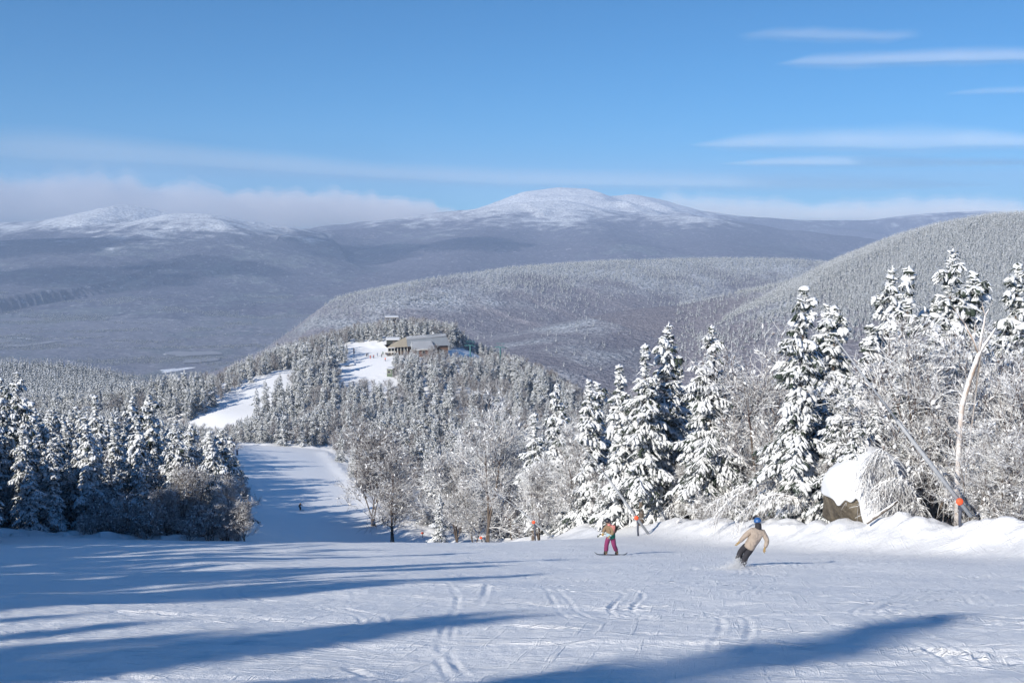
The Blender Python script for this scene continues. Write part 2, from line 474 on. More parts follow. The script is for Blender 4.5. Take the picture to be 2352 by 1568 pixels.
def make_forest(name, cth=(0.86, 1.0), csc=0.0016, *a, **k): return _forest(name, *a, cth=cth, csc=csc, **k)
def _forest(name, frost_lo, frost_hi, brown=(0.17, 0.16, 0.19), grain=0.055, white=(0.62, 0.65, 0.70), under=(0.13, 0.15, 0.165), fields=False, cth=None, csc=None):
    """a hillside of bare frosted woodland seen from far away; rime thickens with altitude"""
    m, nt, N, L, b = mat(name)
    p = geo(nt)[0]
    z = sepz(nt, p)
    big = nnoise(nt, csc, 5, 0.6, vec=p)
    med = nnoise(nt, 0.008, 4, 0.6, vec=p)
    fine = nnoise(nt, grain, 3, 0.75, vec=p)
    v = N.new("ShaderNodeTexVoronoi"); v.inputs["Scale"].default_value = grain * 1.6; L.new(p, v.inputs["Vector"])
    conifer = nmap(nt, nmath(nt, 'ADD', big, nmath(nt, 'MULTIPLY', med, 0.6)), cth[0], cth[1])
    zz = nmath(nt, 'ADD', z, nmath(nt, 'MULTIPLY', nmath(nt, 'SUBTRACT', nmath(nt, 'ADD', big, med), 1.0), (frost_hi - frost_lo) * 2.2))
    frost = nmap(nt, zz, frost_lo, frost_hi)
    bare = nmix(nt, fine, [c * 0.5 for c in brown], [c * 1.65 for c in brown])
    base = nmix(nt, nmath(nt, 'MULTIPLY', conifer, 0.75), bare, nmix(nt, fine, (0.07, 0.09, 0.10), (0.20, 0.22, 0.25)))
    tip = nmap(nt, v.outputs["Distance"], 0.15, 0.75, 1.0, 0.0)
    frosty = nmix(nt, nmap(nt, nmath(nt, 'ADD', fine, nmath(nt, 'MULTIPLY', tip, 0.35)), 0.35, 0.85), under, white)
    col = nmix(nt, nmath(nt, 'MULTIPLY', frost, 0.95), base, frosty)
    dust = nmap(nt, fine, 0.57, 0.70)
    col = nmix(nt, nmath(nt, 'MULTIPLY', dust, 0.30), col, white)
    if fields:
        fl = nnoise(nt, 0.0032, 4, 0.5, vec=p, dist=0.6)
        col = nmix(nt, nmath(nt, 'MULTIPLY', nmap(nt, fl, 0.655, 0.675), nmap(nt, z, VALLEY + 30, VALLEY + 5)), col, (0.72, 0.75, 0.80))
    L.new(col, b.inputs["Base Color"])
    b.inputs["Roughness"].default_value = 0.95
    b.inputs["Specular IOR Level"].default_value = 0.05
    nbump(nt, nmath(nt, 'ADD', fine, nmath(nt, 'MULTIPLY', med, 2.0)), 0.9, 9.0, b)
    return m
M_MOUNT = make_forest("rimed_mountain_forest", (0.84, 0.96), 0.0016, -150, 30, grain=0.034, brown=(0.10, 0.10, 0.135), white=(0.74, 0.76, 0.79), under=(0.36, 0.38, 0.41))
M_HILLS = make_forest("far_hill_forest", (0.81, 0.92), 0.0028, -200, -60, grain=0.036, brown=(0.085, 0.09, 0.125), white=(0.70, 0.73, 0.77), under=(0.33, 0.35, 0.38))
M_VALLEY = make_forest("valley_woodland", (0.81, 0.92), 0.0028, -300, 0, brown=(0.15, 0.155, 0.19), grain=0.036, fields=True)
M_RIDGE = make_forest("ridge_woodland", (0.90, 1.04), 0.0016, -245, -125, grain=0.11, brown=(0.185, 0.18, 0.21))
M_NRIDGE = make_forest("near_ridge_woodland", (0.90, 1.04), 0.0016, -170, -70, grain=0.14, brown=(0.20, 0.19, 0.215))

# ---------------------------------------------------------------- terrain meshes (polar sheets that share their seams)
def ang_grid(fine, half, coarse, full):
    a = [0.0]
    while a[-1] < half: a.append(a[-1] + fine)
    st = fine
    while a[-1] < full:
        st = min(st * 1.25, coarse); a.append(min(full, a[-1] + st))
    a = np.array(a)
    return np.r_[-a[:0:-1], a]
def rad_grid(r0, r1, f):
    n = int(math.log(r1 / r0) / f) + 1
    return r0 * (r1 / r0) ** (np.arange(n + 1) / n)

ANG = R(1) * ang_grid(0.085, 27.5, 6.0, 180.0)
def sheet(radii, ang, detail=True):
    rr, aa = np.meshgrid(radii, ang, indexing='ij')
    x = rr * np.sin(aa); y = rr * np.cos(aa)
    h, ids = ground(x, y)
    if detail: h = h + snow_detail(x, y)
    n, m = x.shape
    i = np.arange(n * m).reshape(n, m)
    F = np.stack([i[:-1, :-1], i[:-1, 1:], i[1:, 1:], i[1:, :-1]], -1).reshape(-1, 4)[:, ::-1]
    return np.stack([x, y, h], -1).reshape(-1, 3), F, ids.ravel()
def submesh(V, F, sel):
    f = F[sel]; u, inv = np.unique(f, return_inverse=True)
    return V[u], inv.reshape(f.shape)

r_a = np.r_[rad_grid(0.6, 7.0, 0.05), rad_grid(7.0, 110.0, 0.006)[1:]]
V, F, _ = sheet(r_a, ANG)
o = link("ski_slope", np_mesh("ski_slope", V, F), M_SNOW); tag(o, kind="structure")

r_b = rad_grid(110.0, 1500.0, 0.0042)
A_MID = ANG[np.abs(ANG) < R(75)]
A_MID = A_MID[(np.arange(len(A_MID)) - len(A_MID) // 2) % 2 == 0]
V, F, ids = sheet(np.r_[109.5, r_b], A_MID)
V0 = V.copy()
cx = V[F].mean(1)
tr = on_trail(cx[:, 0], cx[:, 1], 0.0)
far = (ids[F] >= 0).all(1)
for nm, sel, mt in (("ski_trail", tr, M_SNOW_FAR), ("forest_floor", ~tr & ~far, M_SNOW_FAR)):
    v, f = submesh(V, F, sel); tag(link(nm, np_mesh(nm, v, f), mt), kind="structure")
GR_FACES = []
GR_FACES.append((V, F, ids, far))
r_c = rad_grid(1500.0, 13200.0, 0.0042)
A_FAR = A_MID[np.abs(A_MID) < R(40)]
V, F, ids = sheet(r_c, A_FAR, False)
GR_FACES.append((V, F, ids, np.ones(len(F), bool)))
NAMES = [k[0] for k in RIDGES] + ['valley_floor']
MATS = {'wooded_ridge': M_RIDGE, 'near_ridge': M_NRIDGE, 'far_mountain': M_MOUNT, 'far_hills': M_HILLS, 'valley_floor': M_VALLEY}
for nm in ('wooded_ridge', 'near_ridge', 'far_mountain', 'far_hills', 'valley_floor'):
    Vs, Fs, base = [], [], 0
    for V, F, ids, ok in GR_FACES:
        fid = ids[F].max(1)
        lab = np.array([NAMES[k] if k >= 0 else 'forest_floor' for k in range(-1, len(NAMES))], object)
        sel = ok & np.array(lab[fid + 1] == nm)
        if not sel.any(): continue
        v, f = submesh(V, F, sel); Vs.append(v); Fs.append(f + base); base += len(v)
    if Vs:
        tag(link(nm, np_mesh(nm, np.concatenate(Vs), np.concatenate(Fs)), MATS[nm]), kind="structure")
# ---------------------------------------------------------------- tree materials
def make_snowy(name, dark, dark2, lo, hi, white=(0.78, 0.80, 0.825), nsc=3.0, rough=0.8, bump=0.5):
    """dark below, snow on whatever faces up; the mesh attribute 'snow' says how loaded a piece is"""
    m, nt, N, L, b = mat(name)
    g = geo(nt)
    oc = objc(nt)
    a = N.new("ShaderNodeAttribute"); a.attribute_name = "snow"
    n = nnoise(nt, nsc, 4, 0.6, vec=oc)
    nz = sepz(nt, g[3])      # true normal: the same from every side
    s = nmath(nt, 'ADD', nmath(nt, 'ADD', nz, nmath(nt, 'MULTIPLY', nmath(nt, 'SUBTRACT', a.outputs["Fac"], 0.5), 1.6)),
              nmath(nt, 'MULTIPLY', nmath(nt, 'SUBTRACT', n, 0.5), 1.1))
    f = nmap(nt, s, lo, hi)
    L.new(nmix(nt, f, nmix(nt, n, dark, dark2), white), b.inputs["Base Color"])
    b.inputs["Roughness"].default_value = rough
    b.inputs["Specular IOR Level"].default_value = 0.15
    if bump: nbump(nt, nnoise(nt, 14.0, 4, 0.65, vec=oc), bump, 0.06, b)
    return m
M_SPRUCE = make_snowy("snow_laden_needles", (0.016, 0.024, 0.018), (0.055, 0.075, 0.06), 0.02, 0.52, white=(0.74, 0.765, 0.80))
M_DARKSPRUCE = make_snowy("dark_valley_spruce", (0.020, 0.030, 0.030), (0.06, 0.075, 0.075), 0.45, 1.2)
M_MIDSPRUCE = make_snowy("half_snowed_spruce", (0.018, 0.027, 0.026), (0.05, 0.065, 0.062), 0.22, 0.75, white=(0.74, 0.77, 0.81))
M_TWIG = make_snowy("frosted_twigs", (0.085, 0.062, 0.055), (0.19, 0.14, 0.13), -0.05, 0.55, nsc=2.0, bump=0.0)
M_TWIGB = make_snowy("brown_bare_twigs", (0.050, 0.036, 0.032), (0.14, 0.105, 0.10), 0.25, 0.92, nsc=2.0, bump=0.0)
M_BARK = make_snowy("grey_bark", (0.07, 0.055, 0.045), (0.16, 0.13, 0.11), 0.25, 0.6, nsc=4.0)
M_BIRCH = make_snowy("rimed_birch_bark", (0.30, 0.21, 0.15), (0.5, 0.42, 0.36), -0.25, 0.35, nsc=1.6)

# ---------------------------------------------------------------- mesh pieces
def _ico(sub):
    bm_ = __import__("bmesh").new()
    __import__("bmesh").ops.create_icosphere(bm_, subdivisions=sub, radius=1.0)
    V = np.array([v.co[:] for v in bm_.verts]); F = np.array([[v.index for v in f.verts] for f in bm_.faces]); bm_.free()
    return V, F
ICO1, ICO2 = _ico(1), _ico(2)

class Bag:
    def __init__(s): s.V, s.F3, s.F4, s.S, s.n = [], [], [], [], 0
    def add(s, V, F, snow):
        V = np.asarray(V).reshape(-1, 3); F = np.asarray(F) + s.n
        s.V.append(V); s.S.append(np.broadcast_to(np.asarray(snow, float), (len(V),)).copy() if np.ndim(snow) < 1 or len(np.atleast_1d(snow)) != len(V) else np.asarray(snow, float))
        (s.F3 if F.shape[1] == 3 else s.F4).append(F); s.n += len(V)
    def tubes(s, P, rad, sides, snow):
        """P (n,k,3) polylines, rad (n,k)"""
        P = np.asarray(P, float); n, k, _ = P.shape
        T = np.gradient(P, axis=1); T /= np.linalg.norm(T, axis=-1, keepdims=True) + 1e-9
        ref = np.where(np.abs(T[..., 2:3]) > 0.9, np.array([1.0, 0, 0]), np.array([0, 0, 1.0]))
        A = np.cross(T, ref); A /= np.linalg.norm(A, axis=-1, keepdims=True) + 1e-9
        B = np.cross(A, T)
        th = np.arange(sides) * 2 * np.pi / sides + np.pi / 2
        V = P[:, :, None, :] + np.asarray(rad)[:, :, None, None] * (np.cos(th)[None, None, :, None] * A[:, :, None, :] + np.sin(th)[None, None, :, None] * B[:, :, None, :])
        i = np.arange(n * k * sides).reshape(n, k, sides); j = np.roll(i, -1, 2)
        F = np.stack([i[:, :-1], j[:, :-1], j[:, 1:], i[:, 1:]], -1).reshape(-1, 4)
        sn = np.broadcast_to(np.asarray(snow, float).reshape(-1, 1, 1), (n, k, sides)).ravel()
        s.add(V.reshape(-1, 3), F, sn)
    def lumps(s, C, T, dim, base, rng, snow, flatb=0.6, jit=0.16):
        """C centres (n,3), T long axes (n,3), dim (n,3) half sizes along / across / up"""
        C = np.asarray(C, float); n = len(C)
        if not n: return
        T = np.asarray(T, float); T = T / (np.linalg.norm(T, axis=1, keepdims=True) + 1e-9)
        A = np.cross(np.tile([0, 0, 1.0], (n, 1)), T); la = np.linalg.norm(A, axis=1, keepdims=True)
        A = np.where(la < 1e-3, np.array([1.0, 0, 0]), A / (la + 1e-9)); B = np.cross(T, A)
        U, F = base
        dim = np.asarray(dim, float)
        W = U[None] * (1 + jit * rng.normal(size=(n, len(U), 1)))
        W = W * np.where(W[..., 2:3] < 0, np.array([1, 1, flatb]), np.array([1, 1, 1.0]))
        W = W * dim[:, None, :]
        V = C[:, None] + W[..., 0:1] * T[:, None] + W[..., 1:2] * A[:, None] + W[..., 2:3] * B[:, None]
        FF = (F[None] + (np.arange(n) * len(U))[:, None, None]).reshape(-1, 3)
        s.add(V.reshape(-1, 3), FF, np.repeat(np.asarray(snow, float) * np.ones(n), len(U)))
    def blades(s, P, D, W, snow):
        """needle sprays: P roots, D vectors to the tip, W half-width vectors"""
        n = len(P)
        V = np.stack([P - W, P + W, P + D], 1).reshape(-1, 3)
        s.add(V, np.arange(3 * n).reshape(n, 3), np.repeat(np.asarray(snow, float) * np.ones(n), 3))
    def mesh(s, name, smooth=True):
        V = np.concatenate(s.V); F = []
        if s.F3: F.append(np.concatenate(s.F3))
        if s.F4: F.append(np.concatenate(s.F4))
        me = np_mesh(name, V, F, smooth)
        a = me.attributes.new("snow", 'FLOAT', 'POINT'); a.data.foreach_set("value", np.concatenate(s.S).astype(np.float32))
        return me

# ---------------------------------------------------------------- spruce
def spruce(seed, H, R0, bare=0.08, load=0.55, base=ICO2, dens=1.0, fringe=7, ragged=0.25, top2=False):
    rng = np.random.default_rng(seed)
    tb = Bag(); cb = Bag()
    k = 9
    t = np.linspace(0, 1, k)
    bend = rng.normal(size=2) * 0.012 * H
    trunk = np.stack([bend[0] * np.sin(t * 3), bend[1] * np.sin(t * 2.4), t * H * 0.985], -1)
    r0 = 0.012 * H + 0.03
    tb.tubes(trunk[None], (r0 * (1 - t) ** 0.9 + 0.012)[None], 8, 0.42)
    axis = lambda z: np.array([np.interp(z, trunk[:, 2], trunk[:, 0]), np.interp(z, trunk[:, 2], trunk[:, 1]), z])
    C, T, D, SN = [], [], [], []
    bl_p, bl_d, bl_w, bl_s = [], [], [], []
    boughs, brad = [], []
    side_bias = rng.uniform(0, 6.28)
    z = bare * H
    gap_a, gap_z = rng.uniform(0, 6.28, 6), rng.uniform(0.15, 0.85, 6) * H
    while z < H * 0.985:
        u = z / H
        prof = (1 - u) ** 0.82 * (0.72 + 0.28 * sstep(0, 0.25, u))
        nb = max(3, int(round((5.2 if u < 0.8 else 4) * dens + rng.uniform(-0.7, 0.7))))
        a0 = rng.uniform(0, 6.28)
        wl_ = 1 + ragged * rng.normal() * 0.6
        for q in range(nb):
            az = a0 + q * 6.283 / nb + rng.normal() * 0.25
            L = R0 * prof * max(0.35, wl_ * (1 + ragged * rng.normal())) * (1 + 0.13 * math.cos(az - side_bias)) + 0.10
            for ga, gz in zip(gap_a, gap_z):
                if abs(z - gz) < 0.05 * H and math.cos(az - ga) > 0.5: L *= 0.55
            L = min(L, R0 * 1.25)
            el = R(-14 + 52 * u ** 1.6 + rng.normal() * 8)
            droop = (0.42 - 0.25 * u) * (0.8 + 0.4 * rng.random()) + load * 0.12
            out = np.array([math.cos(az), math.sin(az), 0])
            p0 = axis(z + rng.normal() * 0.06)
            def pt(s):
                return p0 + out * (L * s * math.cos(el)) + np.array([0, 0, L * (s * math.sin(el) - droop * s * s + 0.10 * droop * s ** 4)])
            ss = np.linspace(0, 1, 5)
            boughs.append([pt(s) for s in ss]); brad.append(0.010 + 0.014 * L * (1 - ss * 0.8) * 0.6)
            perp = np.array([-out[1], out[0], 0])
            ld = np.clip(load + rng.normal() * 0.22, 0, 1.2)
            s = 0.30 if L > 0.8 else 0.45
            step = 0.27 / max(L, 0.27)
            while s <= 1.02:
                p = pt(min(s, 1)); tg = pt(min(s, 1) + 0.02) - pt(min(s, 1) - 0.02)
                w = (0.10 + 0.16 * rng.random() ** 2) * (0.7 + 0.5 * ld) * (1.12 - 0.35 * s)
                C.append(p + np.array([0, 0, 0.02])); T.append(tg); D.append((0.16 + 0.14 * rng.random(), w, w * (0.45 + 0.35 * ld))); SN.append(0.35 + 0.5 * ld + 0.12 * rng.normal())
                fl = min(0.52 * L * (1.05 - s) + 0.10, 0.85)
                for sg in (-1, 1):
                    if L < 0.45: break
                    d2 = out * 0.62 + perp * sg * (0.75 + 0.2 * rng.random()) + np.array([0, 0, -0.22 - 0.30 * rng.random() - 0.15 * ld])
                    d2 /= np.linalg.norm(d2)
                    nn = max(1, int(fl / 0.25 + 0.5))
                    for e in range(nn):
                        pp = p + d2 * (0.13 + fl * (e + 0.6) / nn) + np.array([0, 0, -0.10 * ((e + 1) / nn) ** 2 * fl]) + rng.normal(size=3) * 0.025
                        w2 = (0.05 + 0.10 * rng.random() ** 1.5) * (0.75 + 0.5 * ld)
                        C.append(pp); T.append(d2 + np.array([0, 0, -0.2 - 0.7 * rng.random()])); D.append((0.15 + 0.15 * rng.random(), w2, w2 * (0.6 + 0.35 * ld))); SN.append(0.28 + 0.5 * ld + 0.28 * rng.normal())
                s += step * (0.85 + 0.3 * rng.random())
        z += (0.30 + 0.16 * (1 - u)) * (0.85 + 0.3 * rng.random()) / dens
    # leader
    for kx in range(4):
        C.append(axis(H * 0.985 - 0.13 * kx) + rng.normal(size=3) * 0.02); T.append(np.array([0.1, 0.05, 1.0])); D.append((0.12, 0.05 + 0.018 * kx, 0.05 + 0.018 * kx)); SN.append(0.75)
    C = np.array(C); T = np.array(T); D = np.array(D); SN = np.array(SN)
    cb.lumps(C, T, D, base, rng, SN)
    bs = np.array(boughs); br = np.array(brad)
    cb.tubes(bs, br, 3, 0.35)
    if fringe:
        n = len(C)
        for e in range(fringe):
            a = rng.uniform(0, 6.283, n)
            dv = np.stack([np.cos(a), np.sin(a), -0.35 - 1.1 * rng.random(n)], -1)
            dv /= np.linalg.norm(dv, axis=1, keepdims=True)
            ln = (0.18 + 0.22 * rng.random(n)) * (0.6 + D[:, 1] * 3.0)
            wv = np.cross(dv, rng.normal(size=(n, 3))); wv /= np.linalg.norm(wv, axis=1, keepdims=True) + 1e-9
            pos = C + np.stack([np.cos(a), np.sin(a), 0 * a - 0.3], -1) * D[:, 1:2] * 0.55
            cb.blades(pos, dv * ln[:, None], wv * (0.010 + 0.018 * rng.random((n, 1))), np.clip(0.10 + 0.75 * rng.random(n) + (SN - 0.5) * 0.4, 0, 1))
    # dead lower twigs carrying a line of snow
    nd = int(26 * min(1.0, bare / 0.15)) if bare > 0.05 else 0
    if nd:
        P = []
        for e in range(nd):
            zz = rng.uniform(0.03, bare + 0.08) * H; az = rng.uniform(0, 6.28); L = rng.uniform(0.35, 0.8) * R0
            o = np.array([math.cos(az), math.sin(az), 0])
            P.append([axis(zz) + o * L * s + np.array([rng.normal() * 0.04, rng.normal() * 0.04, -0.25 * L * s * s + 0.1 * s]) for s in np.linspace(0, 1, 5)])
        P = np.array(P); cb.tubes(P, np.tile(np.linspace(0.024, 0.009, 5), (nd, 1)), 4, 0.75)
        Q = []
        for p in P:
            for e in range(5):
                i = rng.integers(1, 4); q = p[i]; v = rng.normal(size=3) * 0.5 + (p[i + 1] - p[i - 1]); v[2] = -abs(v[2]) * 0.5
                v *= rng.uniform(0.25, 0.6) / (np.linalg.norm(v) + 1e-6)
                Q.append([q, q + v * 0.5 + np.array([0, 0, 0.03]), q + v])
        cb.tubes(np.array(Q), np.tile([0.011, 0.009, 0.006], (len(Q), 1)), 3, 0.8)
    return tb.mesh("spruce_trunk"), cb.mesh("spruce_crown")

# ---------------------------------------------------------------- bare broadleaf trees
def bare_tree(seed, H, spread, levels=(9, 8, 8, 5), forks=2, snowblobs=260, lean=0.05, trad=0.07, twig=0.009, up=0.5, low=0.15):
    rng = np.random.default_rng(seed)
    tb = Bag(); cb = Bag()
    def curve(p, d, L, k, wob, sag):
        P = [np.array(p, float)]; d = d / np.linalg.norm(d)
        for e in range(k - 1):
            d = d + rng.normal(size=3) * wob + np.array([0, 0, sag]); d /= np.linalg.norm(d)
            P.append(P[-1] + d * L / (k - 1))
        return np.array(P)
    stems = []
    for f in range(forks):
        az = rng.uniform(0, 6.28); d = np.array([math.cos(az) * (lean + 0.10 * f), math.sin(az) * (lean + 0.10 * f), 1.0])
        stems.append(curve([rng.normal() * 0.06 * f, rng.normal() * 0.06 * f, -0.15], d, H * rng.uniform(0.8, 0.97), 9, 0.05, 0.02))
    tk = np.linspace(1, 0, 9)
    tb.tubes(np.array(stems), np.tile(trad * tk ** 0.8 + 0.012, (len(stems), 1)), 6, 0.45)
    parents = [(s, trad) for s in stems]
    rads = [trad * 0.42, trad * 0.2, twig * 1.25, twig]
    tips = []
    for lv, nchild in enumerate(levels):
        nxt = []; PP = []
        k = 5 if lv < 2 else 4
        for P, r in parents:
            n = len(P)
            for c in range(max(1, int(nchild * (0.75 + 0.5 * rng.random())))):
                t = rng.uniform(low if lv == 0 else 0.2, 1.0) * (n - 1); i = min(int(t), n - 2); fr = t - i
                p = P[i] * (1 - fr) + P[i + 1] * fr; tg = P[i + 1] - P[i]; tg /= np.linalg.norm(tg) + 1e-9
                v = rng.normal(size=3); v -= tg * v.dot(tg); v /= np.linalg.norm(v) + 1e-9
                ang = R(rng.uniform(28, 62)) if lv else R(rng.uniform(30, 65))
                d = tg * math.cos(ang) + v * math.sin(ang) + np.array([0, 0, up * (0.5 if lv else 0.35)])
                if lv == 0: L = spread * (1.05 - 0.55 * (t / (n - 1))) * rng.uniform(0.7, 1.15)
                else: L = spread * (0.52, 0.30, 0.17)[lv - 1] * rng.uniform(0.6, 1.2)
                Q = curve(p, d, L, k, 0.13, 0.03 if lv < 2 else -0.02)
                PP.append(Q); nxt.append((Q, 0))
        rr = rads[lv]; tpr = np.linspace(1, 0.55, k)
        cb.tubes(np.array(PP), np.tile(rr * tpr, (len(PP), 1)), 4 if lv < 1 else 3, np.clip(0.5 + 0.06 * lv + 0.12 * rng.normal(size=len(PP)), 0, 1))
        if lv >= 1: tips += PP
        parents = nxt
    if snowblobs:
        sel = rng.integers(0, len(tips), snowblobs)
        C = np.array([tips[i][rng.integers(0, len(tips[i]))] for i in sel]); T = np.array([tips[i][-1] - tips[i][0] for i in sel])
        sz = rng.uniform(0.025, 0.075, snowblobs)
        cb.lumps(C + np.array([0, 0, 0.01]), T, np.stack([sz * 2.2, sz, sz * 0.8], -1), ICO1, rng, 0.85)
    return tb.mesh("bare_trunk"), cb.mesh("bare_branches")

# tiny trees for the hillsides across the valley
def far_spruce(seed, H=9.0, R0=1.7):
    rng = np.random.default_rng(seed); cb = Bag()
    C, T, D, SN = [], [], [], []
    for u in np.linspace(0.1, 0.95, 8):
        n = 4 if u < 0.7 else 2
        for q in range(n):
            az = rng.uniform(0, 6.28); r = R0 * (1 - u) ** 0.85 * 0.62
            C.append((r * math.cos(az), r * math.sin(az), u * H - 0.25 * r)); T.append((math.cos(az), math.sin(az), -0.5)); D.append((r * 0.7 + 0.18, r * 0.42 + 0.16, r * 0.25 + 0.25)); SN.append(0.45 + 0.25 * rng.normal())
    C.append((0, 0, H * 0.97)); T.append((0, 0.1, 1)); D.append((0.6, 0.13, 0.13)); SN.append(0.7)
    cb.lumps(C, T, D, ICO1, rng, SN)
    t = np.array([[[0, 0, 0], [0, 0, H * 0.6]]], float); cb.tubes(t, np.array([[0.14, 0.05]]), 3, 0.3)
    return cb.mesh("far_spruce", True)
def far_bare(seed, H=7.5, spread=2.6):
    rng = np.random.default_rng(seed); cb = Bag()
    P = []
    for e in range(46):
        az = rng.uniform(0, 6.28); z0 = rng.uniform(0.15, 0.6) * H; r = spread * rng.uniform(0.4, 1.0)
        e1 = np.array([math.cos(az) * r, math.sin(az) * r, z0 + rng.uniform(0.2, 0.5) * H])
        P.append([np.array([0, 0, z0]), e1 * [0.6, 0.6, 1] - [0, 0, 0.1 * H], e1])
    cb.tubes(np.array(P), np.tile([0.05, 0.045, 0.035], (len(P), 1)), 3, np.clip(rng.normal(0.5, 0.15, len(P)), 0, 1))
    cb.tubes(np.array([[[0, 0, 0], [0, 0, H * 0.8]]], float), np.array([[0.09, 0.04]]), 3, 0.4)
    return cb.mesh("far_bare", True)

def mset(pair, m1, m2):
    pair[0].materials.append(m1); pair[1].materials.append(m2); return pair
# (trunk, crown, height, crown radius)
SP = []
for args in ((1, 12, 1.9, 0.05, 0.62, 0.22), (2, 13, 2.2, 0.10, 0.60, 0.30), (3, 11, 1.6, 0.04, 0.70, 0.22), (4, 14, 2.3, 0.20, 0.55, 0.34), (5, 12, 1.7, 0.24, 0.60, 0.30), (6, 10, 2.0, 0.03, 0.66, 0.26)):
    sd, H, r0, ba, ld, rg = args
    SP.append(mset(spruce(sd, H, r0, ba, ld, ICO2, 1.0, 10, rg + 0.12), M_BARK, M_SPRUCE) + (H, r0))
SPM = []
for args in ((11, 10, 2.2, 0.03, 0.26, 0.32), (12, 9, 2.0, 0.03, 0.36, 0.34), (13, 11, 2.3, 0.05, 0.20, 0.36), (14, 8, 2.0, 0.02, 0.30, 0.32)):
    sd, H, r0, ba, ld, rg = args
    SPM.append(mset(spruce(sd, H, r0, ba, ld, ICO1, 0.85, 3, rg), M_BARK, M_SPRUCE) + (H, r0))
BT = []
for args in ((21, 8.5, 2.4, 2, 0.06), (22, 7.0, 2.3, 3, 0.05), (23, 9.5, 2.6, 2, 0.075), (24, 6.0, 2.2, 4, 0.04)):
    sd, H, sp_, fk, tr_ = args
    BT.append(mset(bare_tree(sd, H, sp_, (9, 7, 7, 4), fk, 420, trad=tr_), M_BARK, M_TWIG) + (H, sp_))
BTM = []
for args in ((31, 8.0, 2.4, 2, 0.06), (32, 7.0, 2.3, 3, 0.05), (33, 9.0, 2.6, 2, 0.07)):
    sd, H, sp_, fk, tr_ = args
    BTM.append(mset(bare_tree(sd, H, sp_, (9, 7, 7), fk, 120, trad=tr_, twig=0.015), M_BARK, M_TWIGB) + (H, sp_))
SHR = []
for sd in (41, 42, 43):
    SHR.append(mset(bare_tree(sd, 2.6, 1.3, (8, 6, 5), 5, 160, lean=0.25, trad=0.022, twig=0.008, low=0.05), M_BARK, M_TWIG) + (2.6, 1.3))
FS = [far_spruce(51), far_spruce(52, 8, 1.9), far_spruce(53, 10, 1.6)]
FB = [far_bare(55), far_bare(56, 6.5, 2.8)]
for m_ in FS: m_.materials.append(M_SPRUCE)
for m_ in FB: m_.materials.append(M_TWIGB)
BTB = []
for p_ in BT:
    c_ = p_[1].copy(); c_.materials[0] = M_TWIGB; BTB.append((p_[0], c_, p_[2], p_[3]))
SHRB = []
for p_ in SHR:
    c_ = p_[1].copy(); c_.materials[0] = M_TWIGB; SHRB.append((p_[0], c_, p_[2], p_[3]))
# ---------------------------------------------------------------- planting
def plant(name, proto, x, y, H, rz, label, cat, group, crown="crown", dz=-0.1, z=None, tilt=0.0):
    tm, cm, ph, pr = proto
    s = H / ph
    e = empty(name, (x, y, (zat(x, y) if z is None else z) + dz), rz)
    e.scale = (s, s, s)
    if tilt: e.rotation_euler = (tilt, 0, rz)
    tag(e, label, cat, group)
    link("trunk", tm, parent=e); link(crown, cm, parent=e)
    return e

